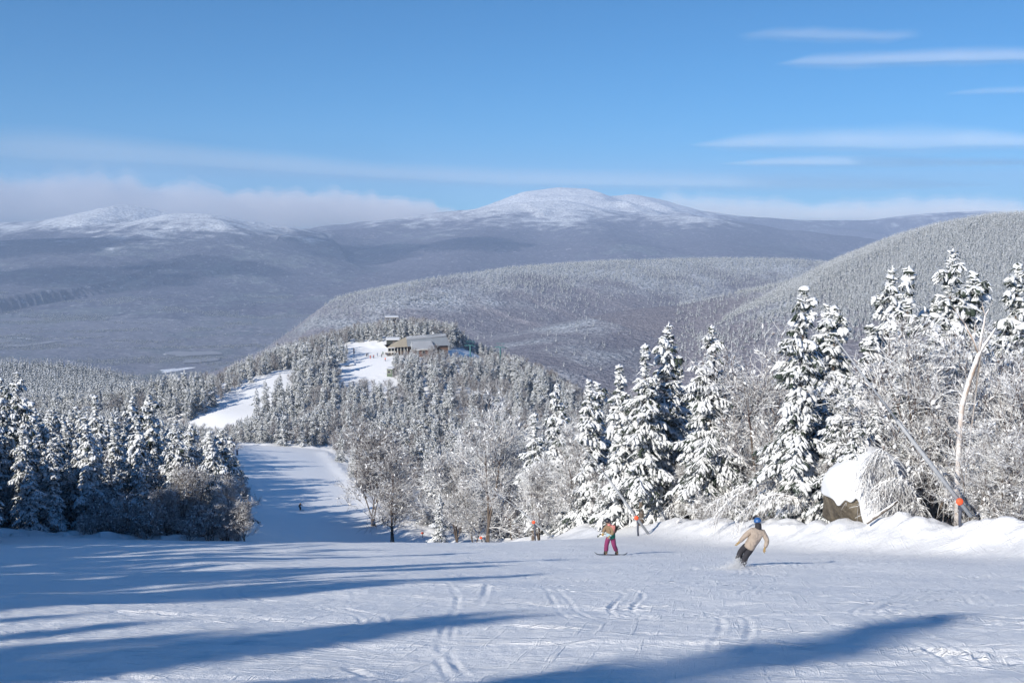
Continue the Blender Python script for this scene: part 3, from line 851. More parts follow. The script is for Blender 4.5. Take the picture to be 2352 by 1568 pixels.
# the trees that have a place of their own in the photograph: tip column, tip row, distance, prototype, turn, label
HERO_SPRUCE = [
 (1417, 838, 92, 2, 0.3, "slim snow-laden spruce, leftmost of the row of tall spruces behind the bank"),
 (1478, 785, 88, 4, 1.0, "snowy spruce with bare lower trunk behind the second snow gun from the right"),
 (1538, 735, 90, 0, 2.2, "slender pointed spruce, the taller of the two between the snow gun and the twin-topped spruce"),
 (1635, 742, 84, 3, 4.1, "broad snow-plastered spruce just left of the leafless grey tree, above the bent birch boughs"),
 (1850, 657, 70, 1, 5.0, "big full snow-laden spruce, the tallest left of the long snow gun, near the boulder"),
 (1925, 702, 84, 5, 0.7, "short dark-sided spruce behind the thin tip of the long snow gun"),
 (1893, 700, 90, 2, 1.7, "small spruce peeping out between the biggest spruce and the long snow gun"),
 (2050, 605, 82, 0, 2.8, "left one of the twin tall spruces above the white thicket at right"),
 (2093, 607, 78, 4, 3.6, "right one of the twin tall spruces above the white thicket at right"),
 (2190, 566, 76, 3, 0.2, "spruce whose snowy tip stands highest of all at right"),
 (2248, 622, 84, 5, 1.3, "short spruce just right of the highest tip at right"),
 (2340, 605, 74, 1, 2.5, "snowy spruce cut by the right edge of the picture"),
 (2000, 745, 80, 2, 5.5, "leaning white spruce at the foot of the twin tall spruces"),
 (2140, 690, 80, 5, 4.4, "bushy spruce between the twin spruces and the highest one"),
 (1345, 872, 120, 2, 0.9, "pale frosted spruce tip above the bank, left of the row of tall spruces"),
 (1378, 876, 125, 5, 1.9, "small pale frosted spruce touching the slim leftmost tall spruce"),
 (1280, 882, 150, 1, 2.9, "pyramid-shaped white spruce standing alone between the knoll and the tall spruces"),
 (1570, 830, 95, 2, 3.9, "thin second top leaning beside the slender pointed spruce"),
 (1968, 966, 62, 5, 3.1, "little snow-covered spruce sapling beside the boulder's snow cap"),
 (1225, 945, 135, 4, 1.2, "ragged white spruce left of the middle snow gun"),
 (40, 850, 118, 3, 0.0, "biggest spruce of the shaded stand at the left edge"),
 (0, 868, 112, 1, 1.0, "broad spruce cut by the left edge of the picture"),
 (255, 985, 118, 2, 2.0, "pointed shaded spruce in the left stand, its tip clear of the trees behind"),
 (305, 905, 128, 0, 3.0, "tall spruce in the middle of the left stand"),
 (340, 905, 140, 5, 4.0, "sunlit-topped spruce right of the middle of the left stand"),
 (405, 962, 150, 4, 5.0, "spruce with bright snowy crown above the grey brush at the left of the trail"),
 (505, 1012, 116, 1, 0.5, "snowy spruce at the trail's left edge, beside the tiny standing skier"),
 (215, 905, 135, 4, 1.5, "rounded double-topped spruce in the left stand"),
 (330, 1060, 104, 0, 2.5, "front spruce of the left stand with long drooping white boughs"),
 (120, 1010, 104, 2, 3.5, "slim spruce in deep shade right of the biggest one at left"),
 (60, 1060, 102, 5, 4.5, "low shaded spruce at the foot of the biggest one at left"),
]
for X_, Y_, d_ in ((858, 737, 604), (876, 729, 606), (926, 724, 604), (944, 727, 598), (962, 731, 600), (986, 737, 596), (1010, 745, 592), (1036, 757, 588), (1056, 768, 580), (836, 742, 600), (812, 748, 596)):
    HERO_SPRUCE.append((X_, Y_, d_, 7 + len(HERO_SPRUCE) % 4, X_ * 1.0, "tall snowy spruce on the knoll's crest around the lookout tower"))
rnd = random.Random(11)
PLANTED = []      # x, y, radius
for k, (X, Y, d, pi, rz, lb) in enumerate(HERO_SPRUCE):
    p = at(X, Y, d); x, y = p.x, p.y
    g = zat(x, y); H = p.z - g
    plant("spruce_tree", (SP + SPM[3:] + SPM)[pi], x, y, H + 0.1, rz, lb, "spruce", "tall snow-laden spruces along the ski slope" if d < 400 else "spruces on the knoll's crest")
    PLANTED.append((x, y, 1.8))

HERO_BARE = [
 (1750, 752, 80, 2, 0.4, "leafless grey tree standing between the broad and the biggest spruce"),
 (1690, 800, 86, 0, 1.4, "smaller leafless tree left of the leafless grey one, behind the twin-topped spruce"),
 (2130, 790, 62, 1, 2.4, "wide white-rimed leafless tree right of the long snow gun's tip"),
 (2060, 850, 67, 3, 3.4, "dense white-rimed thicket tree behind the boulder"),
 (2310, 760, 60, 0, 4.4, "rimed leafless tree behind the forked dead trunk"),
 (2350, 860, 56, 3, 5.4, "rimed leafless tree at the right edge of the picture"),
 (2200, 830, 66, 1, 0.9, "rimed leafless tree just left of the forked dead trunk"),
 (2255, 1000, 52.5, 1, 0.2, "low rimed tree in front of the forked dead birch's trunk"),
 (2330, 1000, 52, 3, 1.9, "low rimed tree over the dark stems at the far right"),
 (1120, 905, 165, 2, 2.9, "largest rounded rimed tree between the knoll and the snow guns"),
 (850, 985, 215, 3, 3.9, "round brownish leafless tree just right of the lower trail"),
 (900, 1050, 190, 1, 4.9, "leafless tree leaning over the right edge of the lower trail"),
 (1175, 1010, 168, 0, 5.9, "leafless tree with white spreading limbs left of the middle snow gun"),
 (1050, 1040, 178, 3, 0.1, "rimed leafless tree above the leftmost leaning snow gun"),
 (1330, 990, 122, 1, 1.1, "rimed leafless tree over the middle snow gun"),
 (1240, 1060, 124, 3, 2.1, "low rimed tree directly behind the middle snow gun"),
 (1085, 1110, 174, 1, 3.1, "low rimed tree above the snow mound at the bank's left end"),
 (440, 1060, 103, 0, 4.1, "dark leafless tree in shade at the right end of the left stand"),
 (520, 1110, 102, 1, 5.1, "dark leafless brush tree at the trail's shaded left corner"),
 (380, 1120, 101, 3, 0.6, "dark leafless brush tree in front of the shaded spruces"),
 (560, 1150, 101, 3, 1.6, "dark leafless bush tree touching the lower trail's left edge"),
]
for k, (X, Y, d, pi, rz, lb) in enumerate(HERO_BARE):
    p = at(X, Y, d); x, y = p.x, p.y
    H = p.z - zat(x, y)
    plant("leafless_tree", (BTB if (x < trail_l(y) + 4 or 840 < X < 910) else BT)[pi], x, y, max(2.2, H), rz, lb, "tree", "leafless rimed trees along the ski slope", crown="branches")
    PLANTED.append((x, y, 1.5))

# everything else: one jittered planting of the whole near hill
rng = np.random.default_rng(77)
def scatter(x0, x1, y0, y1, step):
    gx_, gy_ = np.meshgrid(np.arange(x0, x1, step), np.arange(y0, y1, step))
    n = gx_.size
    return gx_.ravel() + rng.uniform(-.48, .48, n) * step, gy_.ravel() + rng.uniform(-.48, .48, n) * step
xs, ys = [], []
for (a, b, c, d, st) in ((-120, -20, 99, 190, 2.3), (-30, 120, 52, 135, 2.15), (-30, 120, 135, 190, 2.7), (-170, 120, 190, 330, 4.1), (-330, 330, 330, 560, 4.6), (-330, 330, 560, 640, 3.8), (-420, 200, 640, 900, 3.9), (-620, -60, 900, 1420, 4.4)):
    X_, Y_ = scatter(a, b, c, d, st); xs.append(X_); ys.append(Y_)
x = np.concatenate(xs); y = np.concatenate(ys)
ok = (np.abs(x) < 0.53 * y + 12) & ~on_trail(x, y, 1.6)
ok &= ~((y < 104) & (x > -50) & (x < trail_r(y) + 3.0))
ok &= ~((y < 100) & (x < -20))
ok &= ~((y < 62) & (x < 26))
for px_, py_, pr in PLANTED: ok &= (x - px_) ** 2 + (y - py_) ** 2 > pr * pr
GUNS = [(21, 50), (10.2, 80), (4.8, 115), (-3.5, 165)]
for gx_, gd_ in GUNS: ok &= ~((y > gd_ - 45) & (y < gd_ + 2.0) & (x < gx_ * y / gd_ + 2.0) & (x > gx_ * y / gd_ - 5.0))
# keep the line of sight to the lodge, its yard and the tower open
def in_view(xa, ya, za):
    dep = ya * math.cos(PITCH) - za * math.sin(PITCH)
    return 1176 + FPX * xa / dep, 784 - FPX * (ya * math.sin(PITCH) + za * math.cos(PITCH)) / dep
x, y = x[ok], y[ok]
z = full_h(x, y)
KEEP_OUT = [(-66, 556, 30, 14), (-64, 592, 5, 5), (-46, 549, 17, 10)]
con = fbm(x / 26.0, y / 26.0, 3, 201) + 0.55 * noise(x / 7.0, y / 7.0, 205) + rng.normal(size=len(x)) * 0.22
bias = np.where((y > 560) | (x < -60), 0.30, 0.06) + np.where(y > 640, 0.5, 0) - np.where((x > trail_r(y)) & (x < trail_r(y) + 16) & (y < 300), 0.35, 0)
is_con = con + bias > 0
Hh = np.where(is_con, rng.uniform(5.5, 13.0, len(x)), rng.uniform(4.5, 9.0, len(x)))
e_r = x - trail_r(y)
left_near = (x < -20) & (y < 190)
front_brush = left_near & (y < 112) & (x > -0.26 * y)
is_con = np.where(left_near, con + 0.45 > 0, is_con) & ~front_brush
Hh = np.where(left_near, np.where(is_con, rng.uniform(7.0, 12.5, len(x)), rng.uniform(4.5, 8.0, len(x))), Hh)
Hh = np.where(front_brush, rng.uniform(3.0, 6.0, len(x)), Hh)
Hh = np.where((y < 110) & (x > 0), Hh * 0.8, Hh)
Hh = np.where(y > 568, Hh + 3, Hh)
Hh = np.where((e_r > 0) & (e_r < 8) & (y < 330) & (y > 100), Hh * 0.8, Hh)
PX, PYt = in_view(x, y, z + Hh)
# rows above which nothing may rise, so that the views in the photograph stay open
lim_x = np.array([-400, 0, 120, 250, 420, 500, 560, 640, 700, 780, 800, 880, 905, 1040, 1080, 1200, 1320, 1340, 1420, 1500, 1560, 1690, 1760, 1830, 1950, 2050, 2150, 2352, 2700])
lim_n = np.array([860, 880, 915, 930, 965, 985, 1030, 960, 940, 910, 900, 895, 880, 885, 850, 860, 890, 890, 870, 850, 850, 800, 775, 760, 760, 720, 700, 690, 690])
lim_f = np.array([790, 795, 800, 812, 845, 858, 815, 790, 772, 755, 745, 735, 728, 736, 775, 818, 882, 895, 900, 900, 900, 900, 900, 900, 900, 900, 900, 900, 900])
lim = np.where(y < 420, np.interp(PX, lim_x, lim_n), np.interp(PX, lim_x, lim_f))
# clearing: trees in front of the lodge yard stay low enough to see over
yard = (PX > 775) & (PX < 905) & (y < 520)
lim = np.where(yard, 872, lim)
lim = np.where((PX > 890) & (PX < 1042) & (y < 549), np.maximum(lim, 798 + 9 * np.sin(PX / 9.0)), lim)
lim = np.where((PX > 1042) & (PX < 1180) & (y < 580), np.maximum(lim, 812), lim)
strip = (PX > 490) & (PX < 665) & (y < 405)
lim = np.where(strip, np.interp(PX, [490, 600, 665], [985, 935, 905]), lim)
lowt = (PX > 545) & (PX < 780) & (y > 205) & (y < 330)
over = PYt < lim
dep = y * math.cos(PITCH) - z * math.sin(PITCH)
Hh = np.where(over, Hh - (lim - PYt) / FPX * dep - rng.exponential(1.0, len(x)), Hh)
keep = Hh > np.where(y < 420, 2.2, 3.0)
for cx_, cy_, ra, rb in KEEP_OUT: keep &= ((x - cx_) / ra) ** 2 + ((y - cy_) / rb) ** 2 > 1
x, y, z, Hh, is_con, PX, dep = [a[keep] for a in (x, y, z, Hh, is_con, PX, dep)]
inside = (PX > -60) & (PX < 2412)
size = Hh / dep * np.where(inside, 1, 0.01)

def stand_words(X, yy, xx):
    if yy < 420 and xx < trail_l(yy): return ("in the shaded stand left of the trail", "trees of the stand left of the trail")
    if yy < 420: return ("in the rimed wood right of the trail", "trees of the wood right of the trail")
    return ("on the knoll around the lodge", "trees on the knoll around the lodge")

def pack(idx, protos_near, protos_mid, name, crown, cat, what):
    order = idx[np.argsort(-size[idx])]
    singles, rest = order[:250], order[250:]
    for i in singles:
        near = y[i] < 190
        pr = protos_near if near else protos_mid
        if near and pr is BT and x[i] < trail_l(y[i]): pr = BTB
        w, g = stand_words(PX[i], y[i], x[i])
        if Hh[i] < 5.2: w = w.replace("in the", "low in the"); g = "low " + g
        plant(name, pr[rnd.randrange(len(pr))], float(x[i]), float(y[i]), float(Hh[i]), rnd.uniform(0, 6.28), what + " " + w, cat, what + ", " + g, crown=crown, z=float(z[i]), tilt=rnd.gauss(0, 0.03))
    return rest
C_IDX = np.nonzero(is_con)[0]; B_IDX = np.nonzero(~is_con)[0]
REST_C = pack(C_IDX, SP, SPM, "spruce_tree", "crown", "spruce", "snow-covered spruce")
REST_B = pack(B_IDX, BT, BTM, "leafless_tree", "branches", "tree", "leafless rimed tree")

# the spruces beyond the left edge of the picture whose long shadows stripe the snow
EDGE = []
for row in range(4):
    yy = -48.0
    while yy < 97:
        xx = float(trail_l(yy)) - 0.8 - row * 3.0 - rnd.uniform(0, 2.2)
        tall = rnd.random() < 0.30; hh = (rnd.uniform(12.5, 15.5) if tall else rnd.uniform(9.8, 12.4)) + (2.1 if yy < 12 else 0.6)
        if xx < -0.49 * yy - 1.0: EDGE.append((xx, yy, hh, (2, 4)[rnd.random() < 0.5] if tall else rnd.randrange(6)))
        yy += rnd.uniform(1.8, 2.9)
for k in range(26):
    yy = rnd.uniform(70, 96); EDGE.append((-0.47 * yy - 3.5 - rnd.uniform(0, 16), yy, rnd.uniform(11, 15), rnd.randrange(6)))
EDGE += [(-35, -29, 18.0, 2), (-34, -20, 14.5, 2), (-37, -12, 15.0, 4), (-33, -24, 11, 1), (-34, -17, 11.5, 3), (-35, -9, 12, 1), (-36, -4, 11.5, 0)]
EDGE = np.array(EDGE)
# ---------------------------------------------------------------- uncountable woods: one object each, instanced by geometry nodes
def source(name, me):
    return bpy.data.objects.new(name, me)
def woods(name, pts, rot, scl, pick, sources):
    me = bpy.data.meshes.new(name)
    me.vertices.add(len(pts)); me.vertices.foreach_set("co", np.asarray(pts, np.float32).ravel())
    for nm, ar, ty in (("turn", rot, 'FLOAT'), ("size", scl, 'FLOAT'), ("pick", pick, 'INT')):
        a = me.attributes.new(nm, ty, 'POINT'); a.data.foreach_set("value", np.asarray(ar, np.float32 if ty == 'FLOAT' else np.int32))
    o = link(name, me); tag(o, kind="stuff")
    ng = bpy.data.node_groups.new(name, 'GeometryNodeTree')
    ng.interface.new_socket("Geometry", in_out='INPUT', socket_type='NodeSocketGeometry')
    ng.interface.new_socket("Geometry", in_out='OUTPUT', socket_type='NodeSocketGeometry')
    N, L = ng.nodes, ng.links
    gi = N.new("NodeGroupInput"); go = N.new("NodeGroupOutput"); jn = N.new("GeometryNodeJoinGeometry")
    def attr(nm, ty):
        a = N.new("GeometryNodeInputNamedAttribute"); a.data_type = ty; a.inputs[0].default_value = nm; return a.outputs[0]
    tu, sz, pk = attr("turn", 'FLOAT'), attr("size", 'FLOAT'), attr("pick", 'INT')
    cr = N.new("ShaderNodeCombineXYZ"); L.new(tu, cr.inputs[2])
    for k, so in enumerate(sources):
        oi = N.new("GeometryNodeObjectInfo"); oi.inputs[0].default_value = so; oi.inputs[1].default_value = True
        cmpn = N.new("FunctionNodeCompare"); cmpn.data_type = 'INT'; cmpn.operation = 'EQUAL'
        L.new(pk, cmpn.inputs[2]); cmpn.inputs[3].default_value = k
        ip = N.new("GeometryNodeInstanceOnPoints")
        L.new(gi.outputs[0], ip.inputs[0]); L.new(cmpn.outputs[0], ip.inputs[1]); L.new(oi.outputs["Geometry"], ip.inputs[2])
        L.new(cr.outputs[0], ip.inputs[5]); L.new(sz, ip.inputs[6])
        L.new(ip.outputs[0], jn.inputs[0])
    L.new(jn.outputs[0], go.inputs[0])
    mod = o.modifiers.new("woods", 'NODES'); mod.node_group = ng
    return o
SRC_N = [source("tall_spruce_crown_source", p[1]) for p in SP]
SRC_M = [source("spruce_crown_source", p[1]) for p in SPM]
SRC_B = [source("leafless_branches_source", p[1]) for p in BTM]
SRC_F = [source("small_spruce_source", m_) for m_ in FS]
SRC_FM = []
for m_ in FS:
    c_ = m_.copy(); c_.materials[0] = M_MIDSPRUCE; SRC_FM.append(source('half_snowed_spruce_source', c_))
SRC_FD = []
for m_ in FS[:2]:
    c_ = m_.copy(); c_.materials[0] = M_DARKSPRUCE; SRC_FD.append(source('dark_spruce_source', c_))
SRC_FB = [source("small_leafless_source", m_) for m_ in FB]

i = REST_C; pk = rng.integers(0, 4, len(i)); far_i = y[i] > 700
hs = np.array([p[2] for p in SPM] + [9.0, 8.0, 10.0])
pk = np.where(far_i, 4 + rng.integers(0, 3, len(i)), pk)
ne = len(EDGE); pe = EDGE[:, 3].astype(int); hsn = np.array([p[2] for p in SP])
woods("spruce_wood", np.concatenate([np.stack([x[i], y[i], z[i] - 0.1], -1), np.c_[EDGE[:, :2], full_h(EDGE[:, 0], EDGE[:, 1])]]), rng.uniform(0, 6.28, len(i) + ne), np.r_[Hh[i] / hs[pk], EDGE[:, 2] / hsn[pe]], np.r_[pk, 7 + pe], SRC_M + SRC_FM + SRC_N)
i = REST_B; pk = rng.integers(0, 3, len(i)); far_i = y[i] > 640
hs = np.array([p[2] for p in BTM] + [7.5, 6.5])
pk = np.where(far_i, 3 + rng.integers(0, 2, len(i)), pk)
woods("leafless_wood", np.stack([x[i], y[i], z[i] - 0.1], -1), rng.uniform(0, 6.28, len(i)), Hh[i] / hs[pk], pk, SRC_B + SRC_FB)

# frosted woods on the two ridges and the valley
def far_scatter(n, r0, r1, a0, a1, names, conf, hmul, name, srcs, npick):
    rr = np.sqrt(rng.uniform(r0 ** 2, r1 ** 2, n)); aa = np.arctan(rng.uniform(a0, a1, n))
    X_, Y_ = rr * np.sin(aa), rr * np.cos(aa)
    h, ids = ground(X_, Y_)
    lab = np.array(['near'] + NAMES, object)[ids + 1]
    ok = np.isin(lab.astype(str), names)
    dens = conf(X_, Y_, h) * np.where(ids == 1, 0.04, 1.0)
    ok &= rng.random(n) < dens
    X_, Y_, h = X_[ok], Y_[ok], h[ok]
    woods(name, np.stack([X_, Y_, h - 0.3], -1), rng.uniform(0, 6.28, len(X_)), hmul * rng.uniform(0.65, 1.15, len(X_)), rng.integers(0, npick, len(X_)), srcs)
def c_mid(X_, Y_, h): return np.clip(sstep(-245, -140, h + 70 * fbm(X_ / 260.0, Y_ / 260.0, 3, 301)), 0.05, 1)
def c_near(X_, Y_, h): return np.clip(sstep(-170, -75, h + 50 * fbm(X_ / 200.0, Y_ / 200.0, 3, 311)), 0.06, 1)
far_scatter(70000, 1450, 3500, -0.24, 0.50, ['wooded_ridge'], c_mid, 1.0, "ridge_spruce_wood", SRC_F, 3)
far_scatter(60000, 1300, 2100, 0.15, 0.50, ['near_ridge'], c_near, 0.95, "near_ridge_spruce_wood", SRC_F, 3)
def c_val(X_, Y_, h): return sstep(0.12, 0.42, fbm(X_ / 420.0, Y_ / 190.0, 4, 331) + 0.25 * noise(X_ / 60.0, Y_ / 60.0, 335))
far_scatter(110000, 2900, 5600, -0.56, 0.02, ['valley_floor', 'far_hills'], c_val, 1.0, "valley_spruce_wood", SRC_FD, 2)
# ---------------------------------------------------------------- helpers for made things
import bmesh
def bm_obj(name, bm, m, parent=None, smooth=False, bevel=0.0, loc=None):
    if bevel:
        bmesh.ops.bevel(bm, geom=[e for e in bm.edges], offset=bevel, segments=2, affect='EDGES', profile=0.6)
    me = bpy.data.meshes.new(name); bm.to_mesh(me); bm.free()
    me.polygons.foreach_set("use_smooth", np.full(len(me.polygons), smooth, bool))
    return link(name, me, m, parent, loc)
def box(bm, c, s, rot=None):
    r = bmesh.ops.create_cube(bm, size=1.0); vs = r['verts']
    for v in vs: v.co = Vector((v.co.x * s[0], v.co.y * s[1], v.co.z * s[2]))
    if rot is not None: bmesh.ops.rotate(bm, verts=vs, cent=(0, 0, 0), matrix=rot)
    for v in vs: v.co += Vector(c)
    return vs
def bars(segs, radii, sides=8, name="bar", m=None, parent=None, smooth=True, snow=None):
    b = Bag()
    for P, r in zip(segs, radii):
        P = np.array([tuple(p) for p in P], float); k = len(P)
        rr = np.full(k, r) if np.ndim(r) == 0 else np.asarray(r, float)
        b.tubes(P[None], rr[None], sides, 0.5 if snow is None else snow)
        # end caps
        for e, c in ((0, 0), (k - 1, -1)):
            base = b.n - k * sides + e * sides
            b.V.append(P[e][None]); b.S.append(np.array([0.5])); ci = b.n; b.n += 1
            ring = np.arange(base, base + sides); nx = np.roll(ring, -1)
            f = np.stack([np.full(sides, ci), nx, ring] if e == 0 else [np.full(sides, ci), ring, nx], -1); b.F3.append(f)
    return link(name, b.mesh(name, smooth), m, parent)

M_STEEL = make_snowy("frosted_steel", (0.24, 0.26, 0.29), (0.42, 0.44, 0.47), 0.6, 1.2, nsc=5.0, rough=0.45)
M_ORANGE = flat("orange_padding", (0.85, 0.10, 0.03), 0.6, vary=0.1)
M_DARKMETAL = flat("dark_blue_grey_metal", (0.05, 0.06, 0.09), 0.5, vary=0.2)
M_ROCK, nt, N, L, b_ = mat("weathered_granite")
_n1 = nnoise(nt, 1.6, 6, 0.65, vec=objc(nt)); _n2 = nnoise(nt, 9.0, 4, vec=objc(nt))
L.new(nmix(nt, nmap(nt, _n1, 0.35, 0.65), nmix(nt, _n2, (0.025, 0.021, 0.017), (0.09, 0.072, 0.05)), (0.14, 0.12, 0.09)), b_.inputs["Base Color"])
nbump(nt, nmath(nt, 'ADD', _n1, _n2), 0.8, 0.15, b_)
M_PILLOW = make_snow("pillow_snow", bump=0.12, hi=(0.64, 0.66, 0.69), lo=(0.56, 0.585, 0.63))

# ---------------------------------------------------------------- snow guns: a leaning lance on a post
def snow_gun(base, joint, mid, tip, d, s, label):
    g = at(base[0], base[1], d); z0 = zat(g.x, g.y)
    root = empty("snow_gun", (g.x, g.y, z0 - 0.1)); tag(root, label, "snow gun", "leaning snow guns along the right edge of the piste")
    o = Vector((g.x, g.y, z0 - 0.1))
    J = at(joint[0], joint[1], d) - o; Md = at(mid[0], mid[1], d + 0.6) - o; T = at(tip[0], tip[1], d + 1.2) - o
    foot = at(base[0], base[1], d) - o
    Bt = J + (J - Md).normalized() * max(0.35, (foot - J).length * 0.9)
    bars([[Bt, J.lerp(Md, 0.5), Md]], [[0.10, 0.10, 0.085]], 10, "mast", M_STEEL, root)
    bars([[Md.lerp(J, 0.02), Md.lerp(T, 0.5), T]], [[0.055, 0.045, 0.035]], 8, "lance", M_STEEL, root)
    hd = (T - Md).normalized()
    bars([[T - hd * 0.04, T + hd * 0.12, T + hd * 0.30]], [[0.05, 0.065, 0.05]], 8, "nozzle_head", M_STEEL, root)
    # padded collar and wheel at the hinge
    bm = bmesh.new(); bmesh.ops.create_uvsphere(bm, u_segments=18, v_segments=12, radius=0.20 * s)
    for v in bm.verts: v.co.y *= 0.6
    bm_obj("orange_pad", bm, M_ORANGE, root, True, loc=J + Vector((-0.02, -0.12, 0.0)))
    gl = Vector((J.x + 0.22, J.y + 0.15, -0.6)); 
    bars([[gl, gl.lerp(J, 0.5), J + Vector((0.12, 0.1, 0.0))]], [0.075], 8, "post", M_DARKMETAL, root)
    bm = bmesh.new(); box(bm, J + Vector((0.15, 0.10, -0.38 * s)), (0.28 * s, 0.22 * s, 0.34 * s)); bm_obj("valve_box", bm, M_DARKMETAL, root, bevel=0.03)
    return root
snow_gun((2218, 1195), (2203, 1150), (2060, 965), (1925, 785), 50, 0.85, "long steel snow gun, the largest, leaning over the snow-capped boulder")
snow_gun((1493, 1226), (1462, 1188), (1393, 1093), (1331, 1017), 80, 0.85, "snow gun with a round orange pad just right of the snowboarder in purple trousers")
snow_gun((1280, 1238), (1226, 1198), (1191, 1168), (1140, 1131), 115, 0.95, "smaller snow gun, second from the left, its orange pad halfway down")
snow_gun((1123, 1253), (1105, 1234), (1088, 1213), (1052, 1174), 165, 1.1, "smallest leaning snow gun, nearest the lower trail")
# a padded hydrant beside the lower trail
h0 = at(971, 1229, 198); hz = zat(h0.x, h0.y)
hy = empty("hydrant", (h0.x, h0.y, hz - 0.05)); tag(hy, "small dark hydrant with an orange pad beside the mound at the lower trail's edge", "hydrant")
bars([[(0, 0, -0.4), (0, 0, 0.5), (0, 0, max(0.9, h0.z - hz))]], [0.07], 8, "post", M_DARKMETAL, hy)
bm = bmesh.new(); bmesh.ops.create_uvsphere(bm, u_segments=14, v_segments=10, radius=0.28)
for v in bm.verts: v.co.z *= 0.75
bm_obj("orange_pad", bm, M_ORANGE, hy, True, loc=(-0.05, -0.1, max(0.9, h0.z - hz)))

# ---------------------------------------------------------------- the boulder with its cap of snow
def make_boulder():
    d = 61.0
    c = at(1985, 1135, d); z0 = zat(c.x, c.y)
    root = empty("boulder", (c.x, c.y, z0)); tag(root, "house-high grey-brown boulder under a thick smooth snow cap behind the bank", "boulder")
    k = d / FPX
    zc = c.z - z0
    # flat faces of the block: (normal, distance in picture pixels)
    PL = [((-0.97, -0.15, -0.20), 76), ((-0.60, -0.80, 0.05), 66), ((0.42, -0.90, 0.15), 70), ((0.95, -0.20, 0.20), 100), ((-0.55, -0.25, 0.80), 70), ((0.10, -0.10, 0.99), 104), ((0.55, 0.0, 0.83), 104), ((0, 0.97, 0.2), 85), ((-0.6, 0.75, 0.3), 84), ((0.6, 0.75, 0.3), 92), ((0, 0, -1), 80), ((-0.75, -0.45, -0.5), 72)]
    PN = np.array([np.array(p) / np.linalg.norm(p) for p, _ in PL]); PD = np.array([q for _, q in PL], float)
    def radius(n, soft):
        dt = PN @ n; r = np.where(dt > 0.05, PD / np.maximum(dt, 0.05), 1e4)
        return float(-soft * np.log(np.exp(-(r - r.min()) / soft).sum()) + r.min())
    def shape(sub, f):
        bm = bmesh.new(); bmesh.ops.create_icosphere(bm, subdivisions=sub, radius=1.0)
        for v in bm.verts: f(v)
        return bm
    def rock(v):
        n = np.array(v.co[:]); r = radius(n, 2.5) * (0.97 + 0.05 * float(noise(n[0] * 3 + n[2] * 2, n[1] * 3, 9)) + 0.03 * float(noise(n[0] * 9 + n[2] * 7, n[1] * 9, 11)))
        v.co = Vector(n * r * k) + Vector((0, 0, zc))
    bm_obj("rock", shape(6, rock), M_ROCK, root, True)
    def cap(v):
        n = np.array(v.co[:]); r = radius(n, 9.0) + 9 + 3 * float(noise(n[0] * 2.5 + n[2], n[1] * 2.5, 19))
        p = n * r
        rim = -6 + 9 * math.sin(p[0] * 0.11) + 5 * math.sin(p[0] * 0.31 + 1) - max(0.0, p[0] + 34) * 3.4
        if p[2] < rim:
            t = min(1.0, (rim - p[2]) / 26); p[:2] *= 1 - 0.22 * t; p[2] = rim - 4 * t
        v.co = Vector(p * k) + Vector((0, 0, zc))
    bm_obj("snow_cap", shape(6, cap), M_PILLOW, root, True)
make_boulder()

# ---------------------------------------------------------------- forked dead birch, bent birches, fallen log
def px_path(pts, d, o): return [at(X, Y, dd if dd else d) - o for X, Y, dd in [(p + (0,))[:3] for p in pts]]
def make_snag():
    d = 56.0; b0 = at(2201, 1185, d); z0 = zat(b0.x, b0.y); o = Vector((b0.x, b0.y, z0 - 0.2))
    root = empty("dead_birch", o); tag(root, "tall dead birch whose rimed trunk forks into bare crooked limbs", "dead tree")
    bars([[Vector((0, 0, -0.3))] + px_path([(2199, 1120), (2202, 1040), (2206, 977), (2210, 929), (2227, 872), (2240, 835), (2250, 808)], d, o)], [[0.16, 0.15, 0.14, 0.135, 0.135, 0.13, 0.12, 0.105]], 10, "trunk", M_BIRCH, root)
    L_ = [([(2248, 812), (2262, 790), (2276, 770), (2287, 752)], [0.085, 0.075, 0.06, 0.03]),
          ([(2249, 810), (2254, 770), (2260, 745), (2263, 722)], [0.08, 0.065, 0.055, 0.045]),
          ([(2262, 726), (2270, 712), (2276, 702), (2279, 693)], [0.04, 0.032, 0.025, 0.012]),
          ([(2263, 726), (2259, 712), (2257, 704), (2256, 695)], [0.036, 0.03, 0.02, 0.01]),
          ([(2248, 812), (2236, 780), (2224, 760), (2216, 742)], [0.075, 0.06, 0.05, 0.04]),
          ([(2217, 745), (2204, 728), (2196, 714), (2188, 703)], [0.035, 0.028, 0.02, 0.01]),
          ([(2236, 785), (2240, 765), (2238, 750), (2241, 738)], [0.03, 0.024, 0.018, 0.01]),
          ([(2209, 935), (2222, 926), (2236, 928), (2248, 920)], [0.045, 0.038, 0.03, 0.015]),
          ([(2203, 1005), (2190, 985), (2180, 978), (2170, 960)], [0.04, 0.03, 0.022, 0.012])]
    for p, r in L_: bars([px_path(p, d, o)], [r], 7, "limb", M_BIRCH, root)
make_snag()

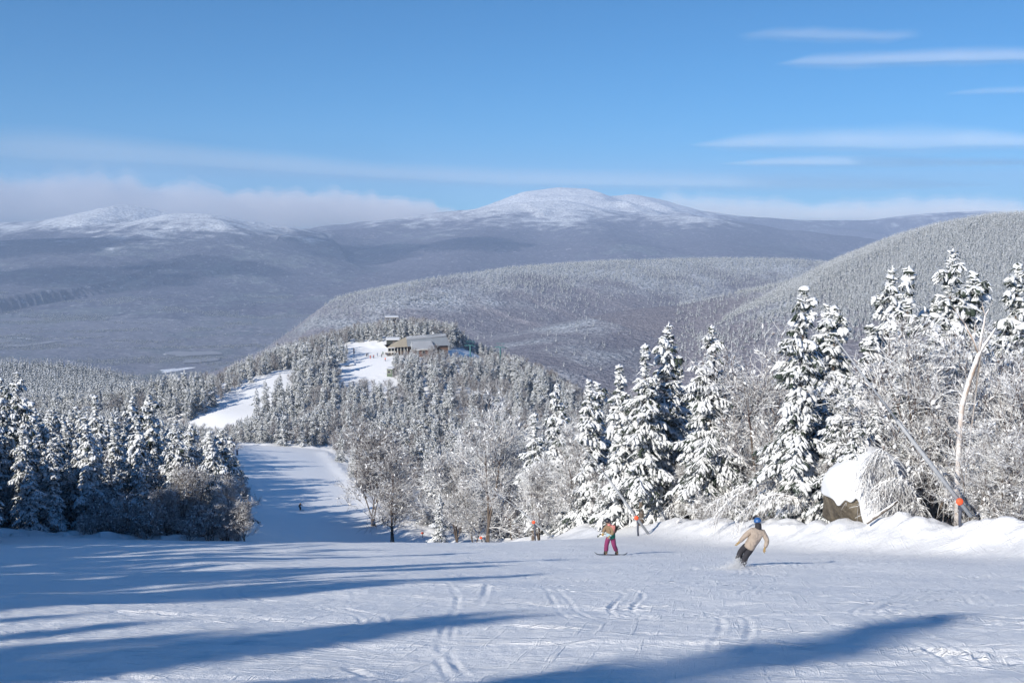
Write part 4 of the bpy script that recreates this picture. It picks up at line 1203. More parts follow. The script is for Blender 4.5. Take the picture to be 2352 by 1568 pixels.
def bent(label, path, d, r0, seed, hang=1.0):
    rg = np.random.default_rng(seed)
    b0 = at(path[0][0], path[0][1], d); z0 = zat(b0.x, b0.y); o = Vector((b0.x, b0.y, z0 - 0.15))
    root = empty("bent_birch", o); tag(root, label, "birch", "birches bowed over under snow behind the bank")
    P = np.array([tuple(p) for p in px_path(path, d, o)])
    P = np.concatenate([[P[0] - [0, 0, max(0.3, P[0][2] + 0.3)]], P])
    t = np.linspace(0, len(P) - 1, 16); P = np.stack([np.interp(t, np.arange(len(P)), P[:, q]) for q in range(3)], -1)
    b = Bag(); b.tubes(P[None], (r0 * np.linspace(1, 0.25, 16))[None], 7, 0.75)
    link("trunk", b.mesh("bent_trunk"), M_BIRCH, root)
    c = Bag(); Q, QQ = [], []
    for e in range(int(70 * hang)):
        i = rg.integers(4, 15); p = P[i] + rg.normal(size=3) * 0.02
        v = (P[min(i + 1, 15)] - P[i - 1]); v = v / np.linalg.norm(v) * rg.uniform(0.2, 0.8) + rg.normal(size=3) * 0.35
        Ln = rg.uniform(0.4, 1.3); s = np.linspace(0, 1, 5)
        q = np.array([p + v * Ln * u + np.array([0, 0, 0.25 * u - 1.15 * u * u]) * Ln for u in s]); Q.append(q)
        for f in range(5):
            j = rg.integers(1, 5); w = rg.normal(size=3) * 0.25 + np.array([0, 0, -0.35]); QQ.append([q[j], q[j] + w * 0.5 + np.array([0, 0, 0.02]), q[j] + w])
    c.tubes(np.array(Q), np.tile(np.linspace(0.020, 0.009, 5), (len(Q), 1)), 4, 0.7)
    c.tubes(np.array(QQ), np.tile([0.011, 0.010, 0.007], (len(QQ), 1)), 3, 0.6)
    n = 90; k = rg.integers(0, len(Q), n)
    c.lumps(np.array([Q[i][rg.integers(0, 4)] for i in k]), np.array([Q[i][-1] - Q[i][0] for i in k]), np.stack([rg.uniform(.08, .2, n), rg.uniform(.03, .07, n), rg.uniform(.03, .06, n)], -1), ICO1, rg, 0.95)
    link("branches", c.mesh("bent_branches"), M_TWIG, root)
bent("lower bowed birch, its snowy stem arching left from the boulder to the bank", [(1885, 1175), (1868, 1140), (1830, 1143), (1790, 1133), (1752, 1142), (1715, 1165), (1690, 1192)], 67, 0.075, 1)
bent("upper bowed birch arching over the lower one, thick with hanging snowy twigs", [(1900, 1165), (1880, 1108), (1840, 1108), (1800, 1100), (1755, 1108), (1712, 1125), (1672, 1150), (1640, 1185)], 70, 0.07, 2, 1.3)
bent("bowed birch sapling tipping toward the snowboarder in the beige jacket", [(1790, 1185), (1770, 1125), (1735, 1108), (1700, 1118), (1660, 1140), (1620, 1172)], 74, 0.05, 3, 1.2)
bent("short bowed sapling right of the second snow gun's foot", [(1600, 1210), (1590, 1165), (1560, 1150), (1535, 1165), (1518, 1195)], 85, 0.045, 4)
bent("bowed birch with white hanging twigs right of the boulder", [(2030, 1190), (2075, 1120), (2110, 1075), (2140, 1062), (2165, 1085), (2178, 1125)], 59, 0.07, 5, 1.5)
bent("bowed sapling below the long snow gun's thick mast", [(2120, 1190), (2100, 1130), (2070, 1100), (2035, 1105), (2010, 1140)], 58, 0.05, 6, 1.4)
bent("bowed snowy stem at the far right behind the bank", [(2290, 1190), (2300, 1100), (2320, 1060), (2350, 1060), (2375, 1110)], 54, 0.06, 7, 1.4)

bent("rimed sapling bowing over the right side of the boulder's snow cap", [(2062, 1190), (2058, 1120), (2046, 1075), (2022, 1052), (1998, 1062), (1984, 1095)], 58.6, 0.05, 8, 1.6)
bent("thin rimed stem arching across the boulder's snowy right face", [(2085, 1190), (2072, 1110), (2050, 1062), (2030, 1040), (2010, 1038)], 58.4, 0.04, 9, 1.5)
lo = at(1985, 1192, 56); lz = zat(lo.x, lo.y); lro = Vector((lo.x, lo.y, lz))
lr = empty("fallen_log", lro); tag(lr, "dark fallen log slanting up to the right beside the boulder", "log")
lp = px_path([(1990, 1200), (2020, 1180), (2040, 1166), (2062, 1150)], 56, lro)
bars([lp], [[0.10, 0.09, 0.08, 0.06]], 9, "log", M_BARK, lr)

# low undergrowth and snow-buried sprigs at the edge
def place_shrub(X, d, H, lb, grp, pi):
    p = at(X, 1200, d); x = p.x; y = d
    plant("shrub", SHR[pi], x, y, H, rnd.uniform(0, 6.28), lb, "shrub", grp, crown="branches", dz=-0.05)
for k in range(46):
    d = rnd.uniform(0.5, 9.0); yy = rnd.uniform(50, 150); x = float(trail_r(yy)) + d + 1.3
    if any(yy > gd_ - 45 and yy < gd_ + 2 and gx_ * yy / gd_ - 5 < x < gx_ * yy / gd_ + 2 for gx_, gd_ in GUNS): continue
    plant("shrub", SHR[k % 3], x, yy, rnd.uniform(1.2, 2.8), rnd.uniform(0, 6.28), "frosted twiggy shrub in the undergrowth behind the snow bank", "shrub", "shrubs behind the bank", crown="branches")
for k in range(9):
    x = rnd.uniform(22.0, 26.5); yy = 51 + rnd.uniform(-2.5, 2.0)
    plant("shrub", SHRB[k % 3], x, yy, rnd.uniform(0.35, 0.7), rnd.uniform(0, 6.28), "small dark sprig poking through the snow bank at the right edge", "shrub", "sprigs in the bank at the right edge", crown="branches", dz=-0.1)
for k in range(26):
    yy = rnd.uniform(98.5, 106); x = rnd.uniform(-0.40 * yy, -0.245 * yy)
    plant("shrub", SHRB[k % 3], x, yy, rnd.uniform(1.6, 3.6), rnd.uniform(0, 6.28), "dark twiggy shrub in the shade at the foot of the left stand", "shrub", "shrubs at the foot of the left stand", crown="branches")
# plump little spruces half buried in snow behind the bank
for X, Y, d, pi, lb in ((1560, 1130, 87, 5, "stout little spruce bowed under snow, left of the bowed birches"), (1630, 1120, 84, 2, "snow-clad young spruce between the twin-topped spruce and the bowed birches"), (1300, 1105, 132, 5, "young snow-clad spruce right of the third snow gun"), (1010, 1130, 160, 0, "young snowy spruce at the left end of the bank by the mound"), (1380, 1060, 112, 5, "bushy young spruce crossed by the second snow gun's thin lance"), (1700, 1080, 80, 0, "young spruce below the leafless grey tree"), (2290, 1010, 60, 5, "young dark-gapped spruce at the far right of the bank")):
    p = at(X, Y, d); plant("spruce_tree", SP[pi], p.x, p.y, max(1.5, p.z - zat(p.x, p.y)), rnd.uniform(0, 6.28), lb, "spruce", "young spruces behind the bank")
# ---------------------------------------------------------------- people
def skin_mesh(name, chains, sub=2):
    """chains: lists of (x, y, z, r); points closer than 1 mm are shared joints. One continuous surface."""
    verts, rad, edges, key = [], [], [], {}
    for ch in chains:
        prev = None
        for x, y, z, r in ch:
            kk = (round(x * 500), round(y * 500), round(z * 500))
            if kk not in key: key[kk] = len(verts); verts.append((x, y, z)); rad.append(r)
            i = key[kk]
            if prev is not None and prev != i: edges.append((prev, i))
            prev = i
    me = bpy.data.meshes.new(name); me.from_pydata(verts, edges, [])
    o = bpy.data.objects.new("tmp_skin", me); COL.objects.link(o)
    m = o.modifiers.new("skin", 'SKIN'); m.use_smooth_shade = True
    for i, sv in enumerate(me.skin_vertices[0].data):
        r = rad[i]; sv.radius = (r if hasattr(r, '__len__') else (r, r)); sv.use_root = (i == 0)
    s = o.modifiers.new("sub", 'SUBSURF'); s.levels = sub; s.render_levels = sub
    dg = bpy.context.evaluated_depsgraph_get()
    out = bpy.data.meshes.new_from_object(o.evaluated_get(dg))
    out.name = name
    bpy.data.objects.remove(o); bpy.data.meshes.remove(me)
    return out
def smooth(me):
    me.polygons.foreach_set("use_smooth", np.full(len(me.polygons), True)); return me
def ball(r, sc=(1, 1, 1), f=None, u=20, v=14):
    bm = bmesh.new(); bmesh.ops.create_uvsphere(bm, u_segments=u, v_segments=v, radius=r)
    for w in bm.verts:
        w.co = Vector((w.co.x * sc[0], w.co.y * sc[1], w.co.z * sc[2]))
        if f: f(w)
    return bm
def mk(p, r): return (p[0], p[1], p[2], r)
def lerp3(a, b, t): return tuple(a[i] + (b[i] - a[i]) * t for i in range(3))
def hand(wrist, elbow, curl=0.5, side=1):
    """palm, four fingers and a thumb beyond the wrist"""
    w = Vector(wrist); d = (w - Vector(elbow)).normalized()
    s = d.cross(Vector((0, 0, 1))); s = (s.normalized() if s.length > 0.1 else Vector((1, 0, 0))) * side
    n = s.cross(d)
    ch = []
    for k, (o, L) in enumerate(((-0.032, 0.075), (-0.011, 0.085), (0.011, 0.080), (0.032, 0.062))):
        kn = w + d * 0.085 + s * o
        b1 = kn + (d * math.cos(curl * 0.7) - n * math.sin(curl * 0.7)) * L * 0.55
        b2 = b1 + (d * math.cos(curl * 1.7) - n * math.sin(curl * 1.7)) * L * 0.5
        ch.append([mk(w, 0.030), mk(w + d * 0.045 + s * o * 0.7, 0.017), mk(kn, 0.0135), mk(b1, 0.012), mk(b2, 0.0095)])
    t0 = w + d * 0.03 + s * -0.038; t1 = t0 + (d * 0.6 - s * 0.7 - n * 0.3).normalized() * 0.045; t2 = t1 + (d * 0.9 - s * 0.25 - n * 0.4).normalized() * 0.035
    ch.append([mk(w, 0.030), mk(t0, 0.016), mk(t1, 0.0135), mk(t2, 0.011)])
    return ch
M_SKIN = flat("skin", (0.55, 0.33, 0.24), 0.55, vary=0.05)

def torso_chain(hip, chest, neck, k=1.0, fat=1.0):
    return [mk(hip, 0.15 * k * fat), mk(lerp3(hip, chest, 0.5), 0.145 * k * fat), mk(chest, 0.165 * k * fat), mk(lerp3(chest, neck, 0.75), 0.10 * k), mk(neck, 0.062 * k)]

def person(loc, rz, label, J, cols, group=None, detail=True, extra=None, scale=1.0):
    """J: joints hip, chest, neck, head, sh_l, el_l, wr_l, sh_r, el_r, wr_r, hp_l, kn_l, an_l, to_l, hp_r, kn_r, an_r, to_r"""
    root = empty("person", loc, rz); root.scale = (scale,) * 3
    tag(root, label, "person", group)
    P = lambda n: J[n]
    face = Vector(J.get('face', (0, -1, 0))).normalized(); hd = Vector(P('head'))
    body = [torso_chain(P('hip'), P('chest'), P('neck'), 0.86), [mk(P('neck'), 0.055), mk(lerp3(P('neck'), P('head'), 0.5), 0.058), mk(P('head'), 0.098), mk(tuple(hd + Vector((0, 0, 0.10))), 0.075)]]
    body.append([mk(P('head'), 0.098), mk(tuple(hd + face * 0.085 + Vector((0, 0, -0.02))), 0.028), mk(tuple(hd + face * 0.118 + Vector((0, 0, -0.03))), 0.014)])   # nose
    body.append([mk(P('head'), 0.098), mk(tuple(hd + face * 0.06 + Vector((0, 0, -0.10))), 0.045)])       # chin
    for s in 'lr':
        body.append([mk(P('chest'), 0.142), mk(P('sh_' + s), 0.066), mk(lerp3(P('sh_' + s), P('el_' + s), 0.5), 0.052), mk(P('el_' + s), 0.043), mk(lerp3(P('el_' + s), P('wr_' + s), 0.5), 0.038), mk(P('wr_' + s), 0.030)])
        if detail: body += hand(P('wr_' + s), P('el_' + s), 0.6, 1 if s == 'r' else -1)
        body.append([mk(P('hip'), 0.129), mk(P('hp_' + s), 0.088), mk(lerp3(P('hp_' + s), P('kn_' + s), 0.5), 0.078), mk(P('kn_' + s), 0.060), mk(lerp3(P('kn_' + s), P('an_' + s), 0.4), 0.058), mk(P('an_' + s), 0.040), mk(P('to_' + s), 0.035)])
    link("body", smooth(skin_mesh("body", body, 2 if detail else 1)), M_SKIN, root)
    # jacket over torso and sleeves
    hem = lerp3(P('hip'), P('chest'), -0.28)
    jk = [[mk(hem, (0.235, 0.20)), mk(P('hip'), (0.235, 0.20)), mk(lerp3(P('hip'), P('chest'), 0.5), (0.245, 0.20)), mk(P('chest'), (0.24, 0.195)), mk(lerp3(P('chest'), P('neck'), 0.7), 0.135), mk(lerp3(P('chest'), P('neck'), 1.0), 0.088)]]
    for s in 'lr':
        e, w = P('el_' + s), P('wr_' + s)
        jk.append([mk(P('chest'), (0.24, 0.195)), mk(P('sh_' + s), 0.115), mk(lerp3(P('sh_' + s), e, 0.5), 0.105), mk(e, 0.090), mk(lerp3(e, w, 0.5), 0.078), mk(lerp3(e, w, 0.92), 0.060)])
    link("jacket", smooth(skin_mesh("jacket", jk, 2)), cols['jacket'], root)
    tr = [[mk(lerp3(P('hip'), P('chest'), 0.15), 0.165), mk(P('hip'), (0.175, 0.155))]]
    for s in 'lr':
        h, k_, a = P('hp_' + s), P('kn_' + s), P('an_' + s)
        tr.append([mk(P('hip'), (0.175, 0.155)), mk(h, 0.135), mk(lerp3(h, k_, 0.5), 0.125), mk(k_, 0.110), mk(lerp3(k_, a, 0.5), 0.110), mk(lerp3(k_, a, 0.95), 0.115)])
    link("trousers", smooth(skin_mesh("trousers", tr, 2)), cols['trousers'], root)
    for s in 'lr':
        a, t = P('an_' + s), P('to_' + s); hl = lerp3(a, t, -0.35)
        link("boot", smooth(skin_mesh("boot", [[mk(lerp3(a, P('kn_' + s), 0.32), 0.072), mk(a, 0.07), mk(lerp3(a, t, 0.5), 0.062), mk(t, 0.052)], [mk(a, 0.07), mk(hl, 0.05)]], 2)), cols['boot'], root)
        if detail:
            g = [[mk(lerp3(P('wr_' + s), P('el_' + s), 0.28), 0.052), mk(P('wr_' + s), 0.042)]] + [[(x, y, z, r * 1.38) for x, y, z, r in c] for c in hand(P('wr_' + s), P('el_' + s), 0.6, 1 if s == 'r' else -1)]
        else:
            w = Vector(P('wr_' + s)); d = (w - Vector(P('el_' + s))).normalized()
            g = [[mk(tuple(w - d * 0.03), 0.05), mk(tuple(w + d * 0.06), 0.055), mk(tuple(w + d * 0.13), 0.04)]]
        link("glove", smooth(skin_mesh("glove", g, 1)), cols['glove'], root)
    # helmet with a brim band, goggles
    up = (hd - Vector(P('neck'))).normalized()
    def helm(w):
        if w.co.z < -0.02: w.co.z = -0.02 + (w.co.z + 0.02) * 0.25
    h = bm_obj("helmet", ball(0.142, (0.94, 1.06, 1.0), helm, 24, 16), cols['helmet'], root, True, loc=hd + up * 0.045)
    h.rotation_euler = Vector((0, 0, 1)).rotation_difference(up).to_euler()
    g = bm_obj("goggles", ball(0.075, (1.2, 0.55, 0.6)), cols.get('goggles', cols['boot']), root, True, loc=hd + face * 0.085 + Vector((0, 0, 0.02)))
    g.rotation_euler = (0, 0, math.atan2(face.x, -face.y))
    if extra: extra(root)
    return root

def board_mesh(L=1.52, W=0.26, t=0.018):
    bm = bmesh.new(); n = 28; rows = []
    for i in range(n + 1):
        u = i / n * 2 - 1; au = abs(u)
        w = W * (0.5 - 0.04 * (1 - au ** 2)) * (1 if au < 0.86 else math.sqrt(max(0.0, 1 - ((au - 0.86) / 0.14) ** 2)) * 0.98 + 0.02)
        z = 0.11 * max(0, (au - 0.72) / 0.28) ** 2
        rows.append([bm.verts.new((u * L / 2, s * w, z + dz)) for s in (-1, 1) for dz in (0, t)])
    for a, b in zip(rows[:-1], rows[1:]):
        for q in ((0, 1), (1, 3), (3, 2), (2, 0)): bm.faces.new((a[q[0]], a[q[1]], b[q[1]], b[q[0]]))
    bm.faces.new((rows[0][0], rows[0][2], rows[0][3], rows[0][1])); bm.faces.new((rows[-1][0], rows[-1][1], rows[-1][3], rows[-1][2]))
    bmesh.ops.recalc_face_normals(bm, faces=bm.faces)
    return bm
def board(loc, rot, col, label):
    root = empty("snowboard", loc); root.rotation_euler = rot; tag(root, label, "snowboard")
    bm_obj("deck", board_mesh(), col, root, False)
    for s in (-0.26, 0.26):
        bm = bmesh.new(); box(bm, (s, 0.0, 0.035), (0.13, 0.25, 0.03)); box(bm, (s, 0.10, 0.12), (0.12, 0.03, 0.18)); box(bm, (s, -0.03, 0.115), (0.14, 0.06, 0.02)); box(bm, (s - 0.065, 0, 0.07), (0.012, 0.18, 0.08)); box(bm, (s + 0.065, 0, 0.07), (0.012, 0.18, 0.08))
        bm_obj("binding", bm, M_DARKCLOTH, root, bevel=0.006)
    return root
M_DARKCLOTH = flat("dark_cloth", (0.018, 0.018, 0.024), 0.8, vary=0.3, bump=0.3)
M_BLACKCLOTH = flat("charcoal_trousers", (0.022, 0.022, 0.030), 0.85, vary=0.35, scale=14, bump=0.4)
M_BEIGE = flat("beige_jacket", (0.36, 0.30, 0.255), 0.85, vary=0.22, scale=5, bump=0.0)
_nt = M_BEIGE.node_tree; nbump(_nt, nnoise(_nt, 7.0, 3, 0.6, vec=objc(_nt), dist=1.2), 1.0, 0.09, _nt.nodes["Principled BSDF"])
M_PLUM = flat("plum_trousers", (0.17, 0.022, 0.09), 0.85, vary=0.2, scale=6, bump=0.4)
M_HELM_B = flat("blue_helmet", (0.03, 0.10, 0.28), 0.35, vary=0.1)
M_HELM_K = flat("black_helmet", (0.02, 0.02, 0.025), 0.35, vary=0.1)
M_OCHRE = flat("ochre_mitten", (0.30, 0.21, 0.09), 0.8)
M_BOARD = flat("dark_board", (0.012, 0.018, 0.022), 0.35, vary=0.2)
M_BROWNPACK = flat("brown_pack", (0.07, 0.05, 0.035), 0.85, vary=0.3, bump=0.4)
# colour-blocked jacket: pink shoulder, olive chest, teal and pale blue below (blocks fixed to the cloth)
M_BLOCK, nt, N, L, b_ = mat("colour_block_jacket")
oc = objc(nt); zz = sepz(nt, oc); xx = sepz(nt, oc, 0)
def stepn(v, lo, hi): return nmap(nt, v, lo, hi)
low = nmix(nt, stepn(xx, -0.06, -0.04), (0.30, 0.45, 0.52), (0.012, 0.17, 0.11))
mid = nmix(nt, stepn(nmath(nt, 'ADD', xx, nmath(nt, 'MULTIPLY', zz, 0.5)), 0.66, 0.68), (0.20, 0.14, 0.085), (0.52, 0.20, 0.17))
L.new(nmix(nt, stepn(zz, 1.39, 1.41), nmix(nt, stepn(zz, 1.03, 1.05), low, mid), (0.55, 0.22, 0.21)), b_.inputs["Base Color"])
b_.inputs["Roughness"].default_value = 0.85
nbump(nt, nnoise(nt, 30, 3, vec=oc), 0.4, 0.02, b_)

# --- snowboarder in the colour-blocked jacket: rides across to the left, chest to the camera's left, knees soft
pA = at(1402, 1280, 49.0); zA = zat(pA.x, 49.0)
JA = dict(hip=(0.02, 0.02, 0.86), chest=(-0.02, 0.0, 1.22), neck=(-0.06, -0.01, 1.42), head=(-0.13, -0.02, 1.57), face=(-1, -0.35, -0.25),
          sh_l=(-0.08, 0.17, 1.34), el_l=(-0.25, 0.24, 1.13), wr_l=(-0.33, 0.10, 0.98), sh_r=(0.02, -0.19, 1.34), el_r=(0.04, -0.30, 1.10), wr_r=(-0.12, -0.27, 0.96),
          hp_l=(-0.09, 0.04, 0.80), kn_l=(-0.19, 0.02, 0.47), an_l=(-0.20, 0.03, 0.13), to_l=(-0.22, -0.13, 0.08),
          hp_r=(0.10, 0.0, 0.80), kn_r=(0.14, -0.08, 0.47), an_r=(0.30, 0.03, 0.13), to_r=(0.30, -0.13, 0.08))
def packA(root):
    bm = ball(0.17, (0.62, 0.75, 1.25), None); o = bm_obj("backpack", bm, M_BROWNPACK, root, True, loc=(0.20, 0.02, 1.22))
    link("scarf", smooth(skin_mesh("scarf", [[(-0.06, -0.01, 1.40, 0.10), (-0.10, -0.015, 1.47, 0.085)]], 2)), M_PINKCLOTH, root)
M_PINKCLOTH = flat("pink_fleece", (0.62, 0.20, 0.22), 0.9)
person((pA.x, 49.0, zA + 0.03), R(8), "snowboarder in a pink, olive and teal jacket, plum trousers and a black helmet", JA,
       dict(jacket=M_BLOCK, trousers=M_PLUM, boot=M_BROWNPACK, glove=M_OCHRE, helmet=M_HELM_K), extra=packA)
board((pA.x + 0.02, 49.0 - 0.03, zA + 0.035), (R(-10), R(0), R(-3)), M_BOARD, "black snowboard gliding flat under the rider with plum trousers")

# --- snowboarder in beige seen from behind, leaning hard to the left edge of a turn
pB = at(1697, 1288, 36.5); zB = zat(pB.x, 36.5)
JB = dict(hip=(0.36, 0.02, 0.72), chest=(0.60, 0.05, 1.13), neck=(0.66, 0.08, 1.36), head=(0.64, 0.11, 1.52), face=(-0.35, 1, -0.1),
          sh_l=(0.42, 0.10, 1.27), el_l=(0.20, 0.12, 1.03), wr_l=(0.01, 0.14, 0.80), sh_r=(0.82, 0.02, 1.20), el_r=(0.95, -0.05, 0.92), wr_r=(0.86, -0.06, 0.66),
          hp_l=(0.26, 0.10, 0.70), kn_l=(0.10, 0.26, 0.44), an_l=(-0.03, 0.12, 0.12), to_l=(0.05, 0.28, 0.10),
          hp_r=(0.42, -0.05, 0.66), kn_r=(0.25, 0.06, 0.38), an_r=(0.10, -0.18, 0.10), to_r=(0.18, -0.02, 0.08))
def hoodB(root):
    link("neck_warmer", smooth(skin_mesh("neck_warmer", [[(0.64, 0.06, 1.27, 0.13), (0.66, 0.07, 1.36, 0.118), (0.645, 0.09, 1.46, 0.118), (0.64, 0.10, 1.52, 0.108)]], 2)), M_DARKCLOTH, root)
person((pB.x, 36.5, zB + 0.02), R(0), "snowboarder seen from behind in beige jacket and blue helmet, leaning into a turn", JB,
       dict(jacket=M_BEIGE, trousers=M_BLACKCLOTH, boot=M_DARKCLOTH, glove=M_OCHRE, helmet=M_HELM_B, goggles=M_DARKCLOTH), extra=hoodB)
board((pB.x + 0.06, 36.5 - 0.02, zB + 0.03), (R(24), R(-6), R(78)), M_BOARD, "dark snowboard edged into the snow under the rider in beige")
# spray thrown up by that board
def spray():
    rg = np.random.default_rng(5); n = 2600
    u = rg.random(n) ** 1.4
    xx_ = pB.x - 0.15 - 0.55 * u * rg.normal(0.6, 0.7, n); yy_ = 36.4 - 0.45 - 0.9 * u + rg.normal(0, 0.22, n)
    zz_ = full_h(xx_, yy_) + np.abs(rg.normal(0, 0.14, n)) * (1.1 - 0.5 * u)
    b = Bag(); s = rg.uniform(0.004, 0.014, n)
    O = np.array([[1, 0, 0], [-1, 0, 0], [0, 1, 0], [0, -1, 0], [0, 0, 1], [0, 0, -1]], float); F = np.array([[0, 2, 4], [2, 1, 4], [1, 3, 4], [3, 0, 4], [2, 0, 5], [1, 2, 5], [3, 1, 5], [0, 3, 5]])
    V = np.stack([xx_, yy_, zz_], -1)[:, None] + O[None] * s[:, None, None]
    b.add(V.reshape(-1, 3), (F[None] + (np.arange(n) * 6)[:, None, None]).reshape(-1, 3), 0.9)
    tag(link("snow_spray", b.mesh("snow_spray"), M_PILLOW), kind="stuff")
spray()

# --- the far skiers on the lower trail and the small crowd at the lodge
def stand(l=0.0, arm=0.25, lean=0.0):
    return dict(hip=(0, lean * 0.3, 0.92), chest=(0, lean * 0.1 - lean, 1.25), neck=(0, -lean * 1.3, 1.45), head=(0, -lean * 1.5 - 0.02, 1.60), face=(0, -1, 0),
                sh_l=(-0.19, -lean, 1.38), el_l=(-0.26, -lean - 0.05, 1.12), wr_l=(-0.24, -lean - arm, 0.98), sh_r=(0.19, -lean, 1.38), el_r=(0.26, -lean - 0.05, 1.12), wr_r=(0.24, -lean - arm, 0.98),
                hp_l=(-0.1, lean * 0.3, 0.86), kn_l=(-0.11 - l, -0.08 * (1 + lean), 0.48), an_l=(-0.12 - l, 0, 0.10), to_l=(-0.12 - l, -0.15, 0.06), hp_r=(0.1, lean * 0.3, 0.86), kn_r=(0.11, -0.08 * (1 + lean), 0.48), an_r=(0.12, 0, 0.10), to_r=(0.12, -0.15, 0.06))
CL = {n: flat(n + "_cloth", c, 0.85) for n, c in dict(black=(0.015, 0.015, 0.02), navy=(0.02, 0.03, 0.09), red=(0.45, 0.04, 0.03), orange=(0.8, 0.14, 0.03), grey=(0.14, 0.15, 0.17), green=(0.04, 0.12, 0.07), blue=(0.03, 0.10, 0.3)).items()}
def far_person(X, Y, d, rz, jac, tro, label, J=None, group=None, skis=True, tilt=(0, 0)):
    p = at(X, Y, d); z = zat(p.x, p.y)
    o = person((p.x, p.y, z + 0.04), rz, label, J or stand(), dict(jacket=CL[jac], trousers=CL[tro], boot=M_DARKCLOTH, glove=M_DARKCLOTH, helmet=CL['black' if jac != 'black' else 'grey']), group, False)
    if tilt != (0, 0): o.rotation_euler = (tilt[0], tilt[1], rz)
    if skis:
        bm = bmesh.new()
        for s in (-0.12, 0.12):
            box(bm, (s, -0.15, 0.0), (0.075, 1.55, 0.02)); box(bm, (s, -0.97, 0.035), (0.07, 0.16, 0.02), Matrix.Rotation(R(-20), 3, 'X'))
        so = bm_obj("skis", bm, M_BOARD, None); so.location = (p.x, p.y, z + 0.03); so.rotation_euler = (R(-5), 0, rz)
        tag(so, "pair of dark skis under the " + ("black-clad skier mid-trail" if jac == "black" else "dark blue skier at the trail's top left"), "skis")
    return o
far_person(690, 1166, 224, R(60), 'black', 'black', "lone skier in black carving down the middle of the lower trail", stand(0.0, 0.3, 0.22), tilt=(R(0), R(-14)))
far_person(545, 1056, 288, R(170), 'navy', 'navy', "tiny skier in dark blue standing at the shaded top left of the lower trail")
lodge = [(842, 819, 'black', 'black', "leftmost visitor in the lodge yard, dressed in black", 0.3), (845, 818, 'navy', 'black', "visitor in dark blue beside the leftmost one in the lodge yard", 2.0),
         (850.5, 823.5, 'orange', 'orange', "visitor all in orange in the lodge yard", 1.0), (858.5, 822.5, 'red', 'black', "visitor in dark red right of the orange one in the lodge yard", 4.0),
         (867, 818.5, 'blue', 'grey', "visitor in blue near the middle of the lodge yard", 5.0), (876.5, 820, 'grey', 'black', "visitor in grey by the rope in the lodge yard", 0.8),
         (879.5, 815, 'green', 'black', "visitor in green farthest back in the lodge yard", 3.0), (889.5, 818, 'navy', 'grey', "visitor in navy nearest the lodge porch", 2.4),
         (885, 829, 'orange', 'black', "visitor in an orange jacket and black trousers, nearest the green hut", 5.5)]
for X, Y, ja, tr_, lb, rz in lodge:
    rz_ = ray(X, Y)
    d = 520.0
    for it in range(30):
        p = at(X, Y, d); d += (p.z - zat(p.x, p.y)) / 0.30 * 0.5
        d = min(556, max(480, d))
    far_person(X, Y, d, rz, ja, tr_, lb, group="people in the lodge yard", skis=False)
# ---------------------------------------------------------------- the knoll's buildings and chairlift
M_WALL = flat("weathered_brown_boards", (0.13, 0.075, 0.05), 0.85, vary=0.25, scale=2.5, bump=0.4)
M_REDWALL = flat("red_brown_boards", (0.16, 0.095, 0.075), 0.85, vary=0.2, scale=2.5, bump=0.4)
M_TRIM = flat("pale_trim", (0.62, 0.60, 0.55), 0.7)
M_GLASS = flat("dark_window_glass", (0.02, 0.025, 0.03), 0.12)
M_TAN = flat("tan_metal_roof", (0.60, 0.54, 0.43), 0.6, vary=0.08)
M_SHADEROOF = flat("shade_blue_metal_roof", (0.40, 0.44, 0.49), 0.6, vary=0.1)  # grey-blue puts the main roof's shade into its colour
M_GREEN = flat("green_boards", (0.08, 0.11, 0.075), 0.8, vary=0.2, scale=3)
M_DARKWALL = flat("dark_shed_boards", (0.030, 0.034, 0.030), 0.85, vary=0.3, scale=3)
M_TEAL = flat("teal_lift_steel", (0.05, 0.17, 0.18), 0.5, vary=0.15)
M_TIMBER = flat("grey_timber", (0.12, 0.10, 0.085), 0.85, vary=0.25)
def poly(name, V, F, m, parent, thick=0.0, smooth=False):
    bm = bmesh.new(); vs = [bm.verts.new(v) for v in V]
    fs = [bm.faces.new([vs[i] for i in f]) for f in F]
    if thick:
        r = bmesh.ops.solidify(bm, geom=fs, thickness=thick)
    bmesh.ops.recalc_face_normals(bm, faces=bm.faces)
    return bm_obj(name, bm, m, parent, smooth)

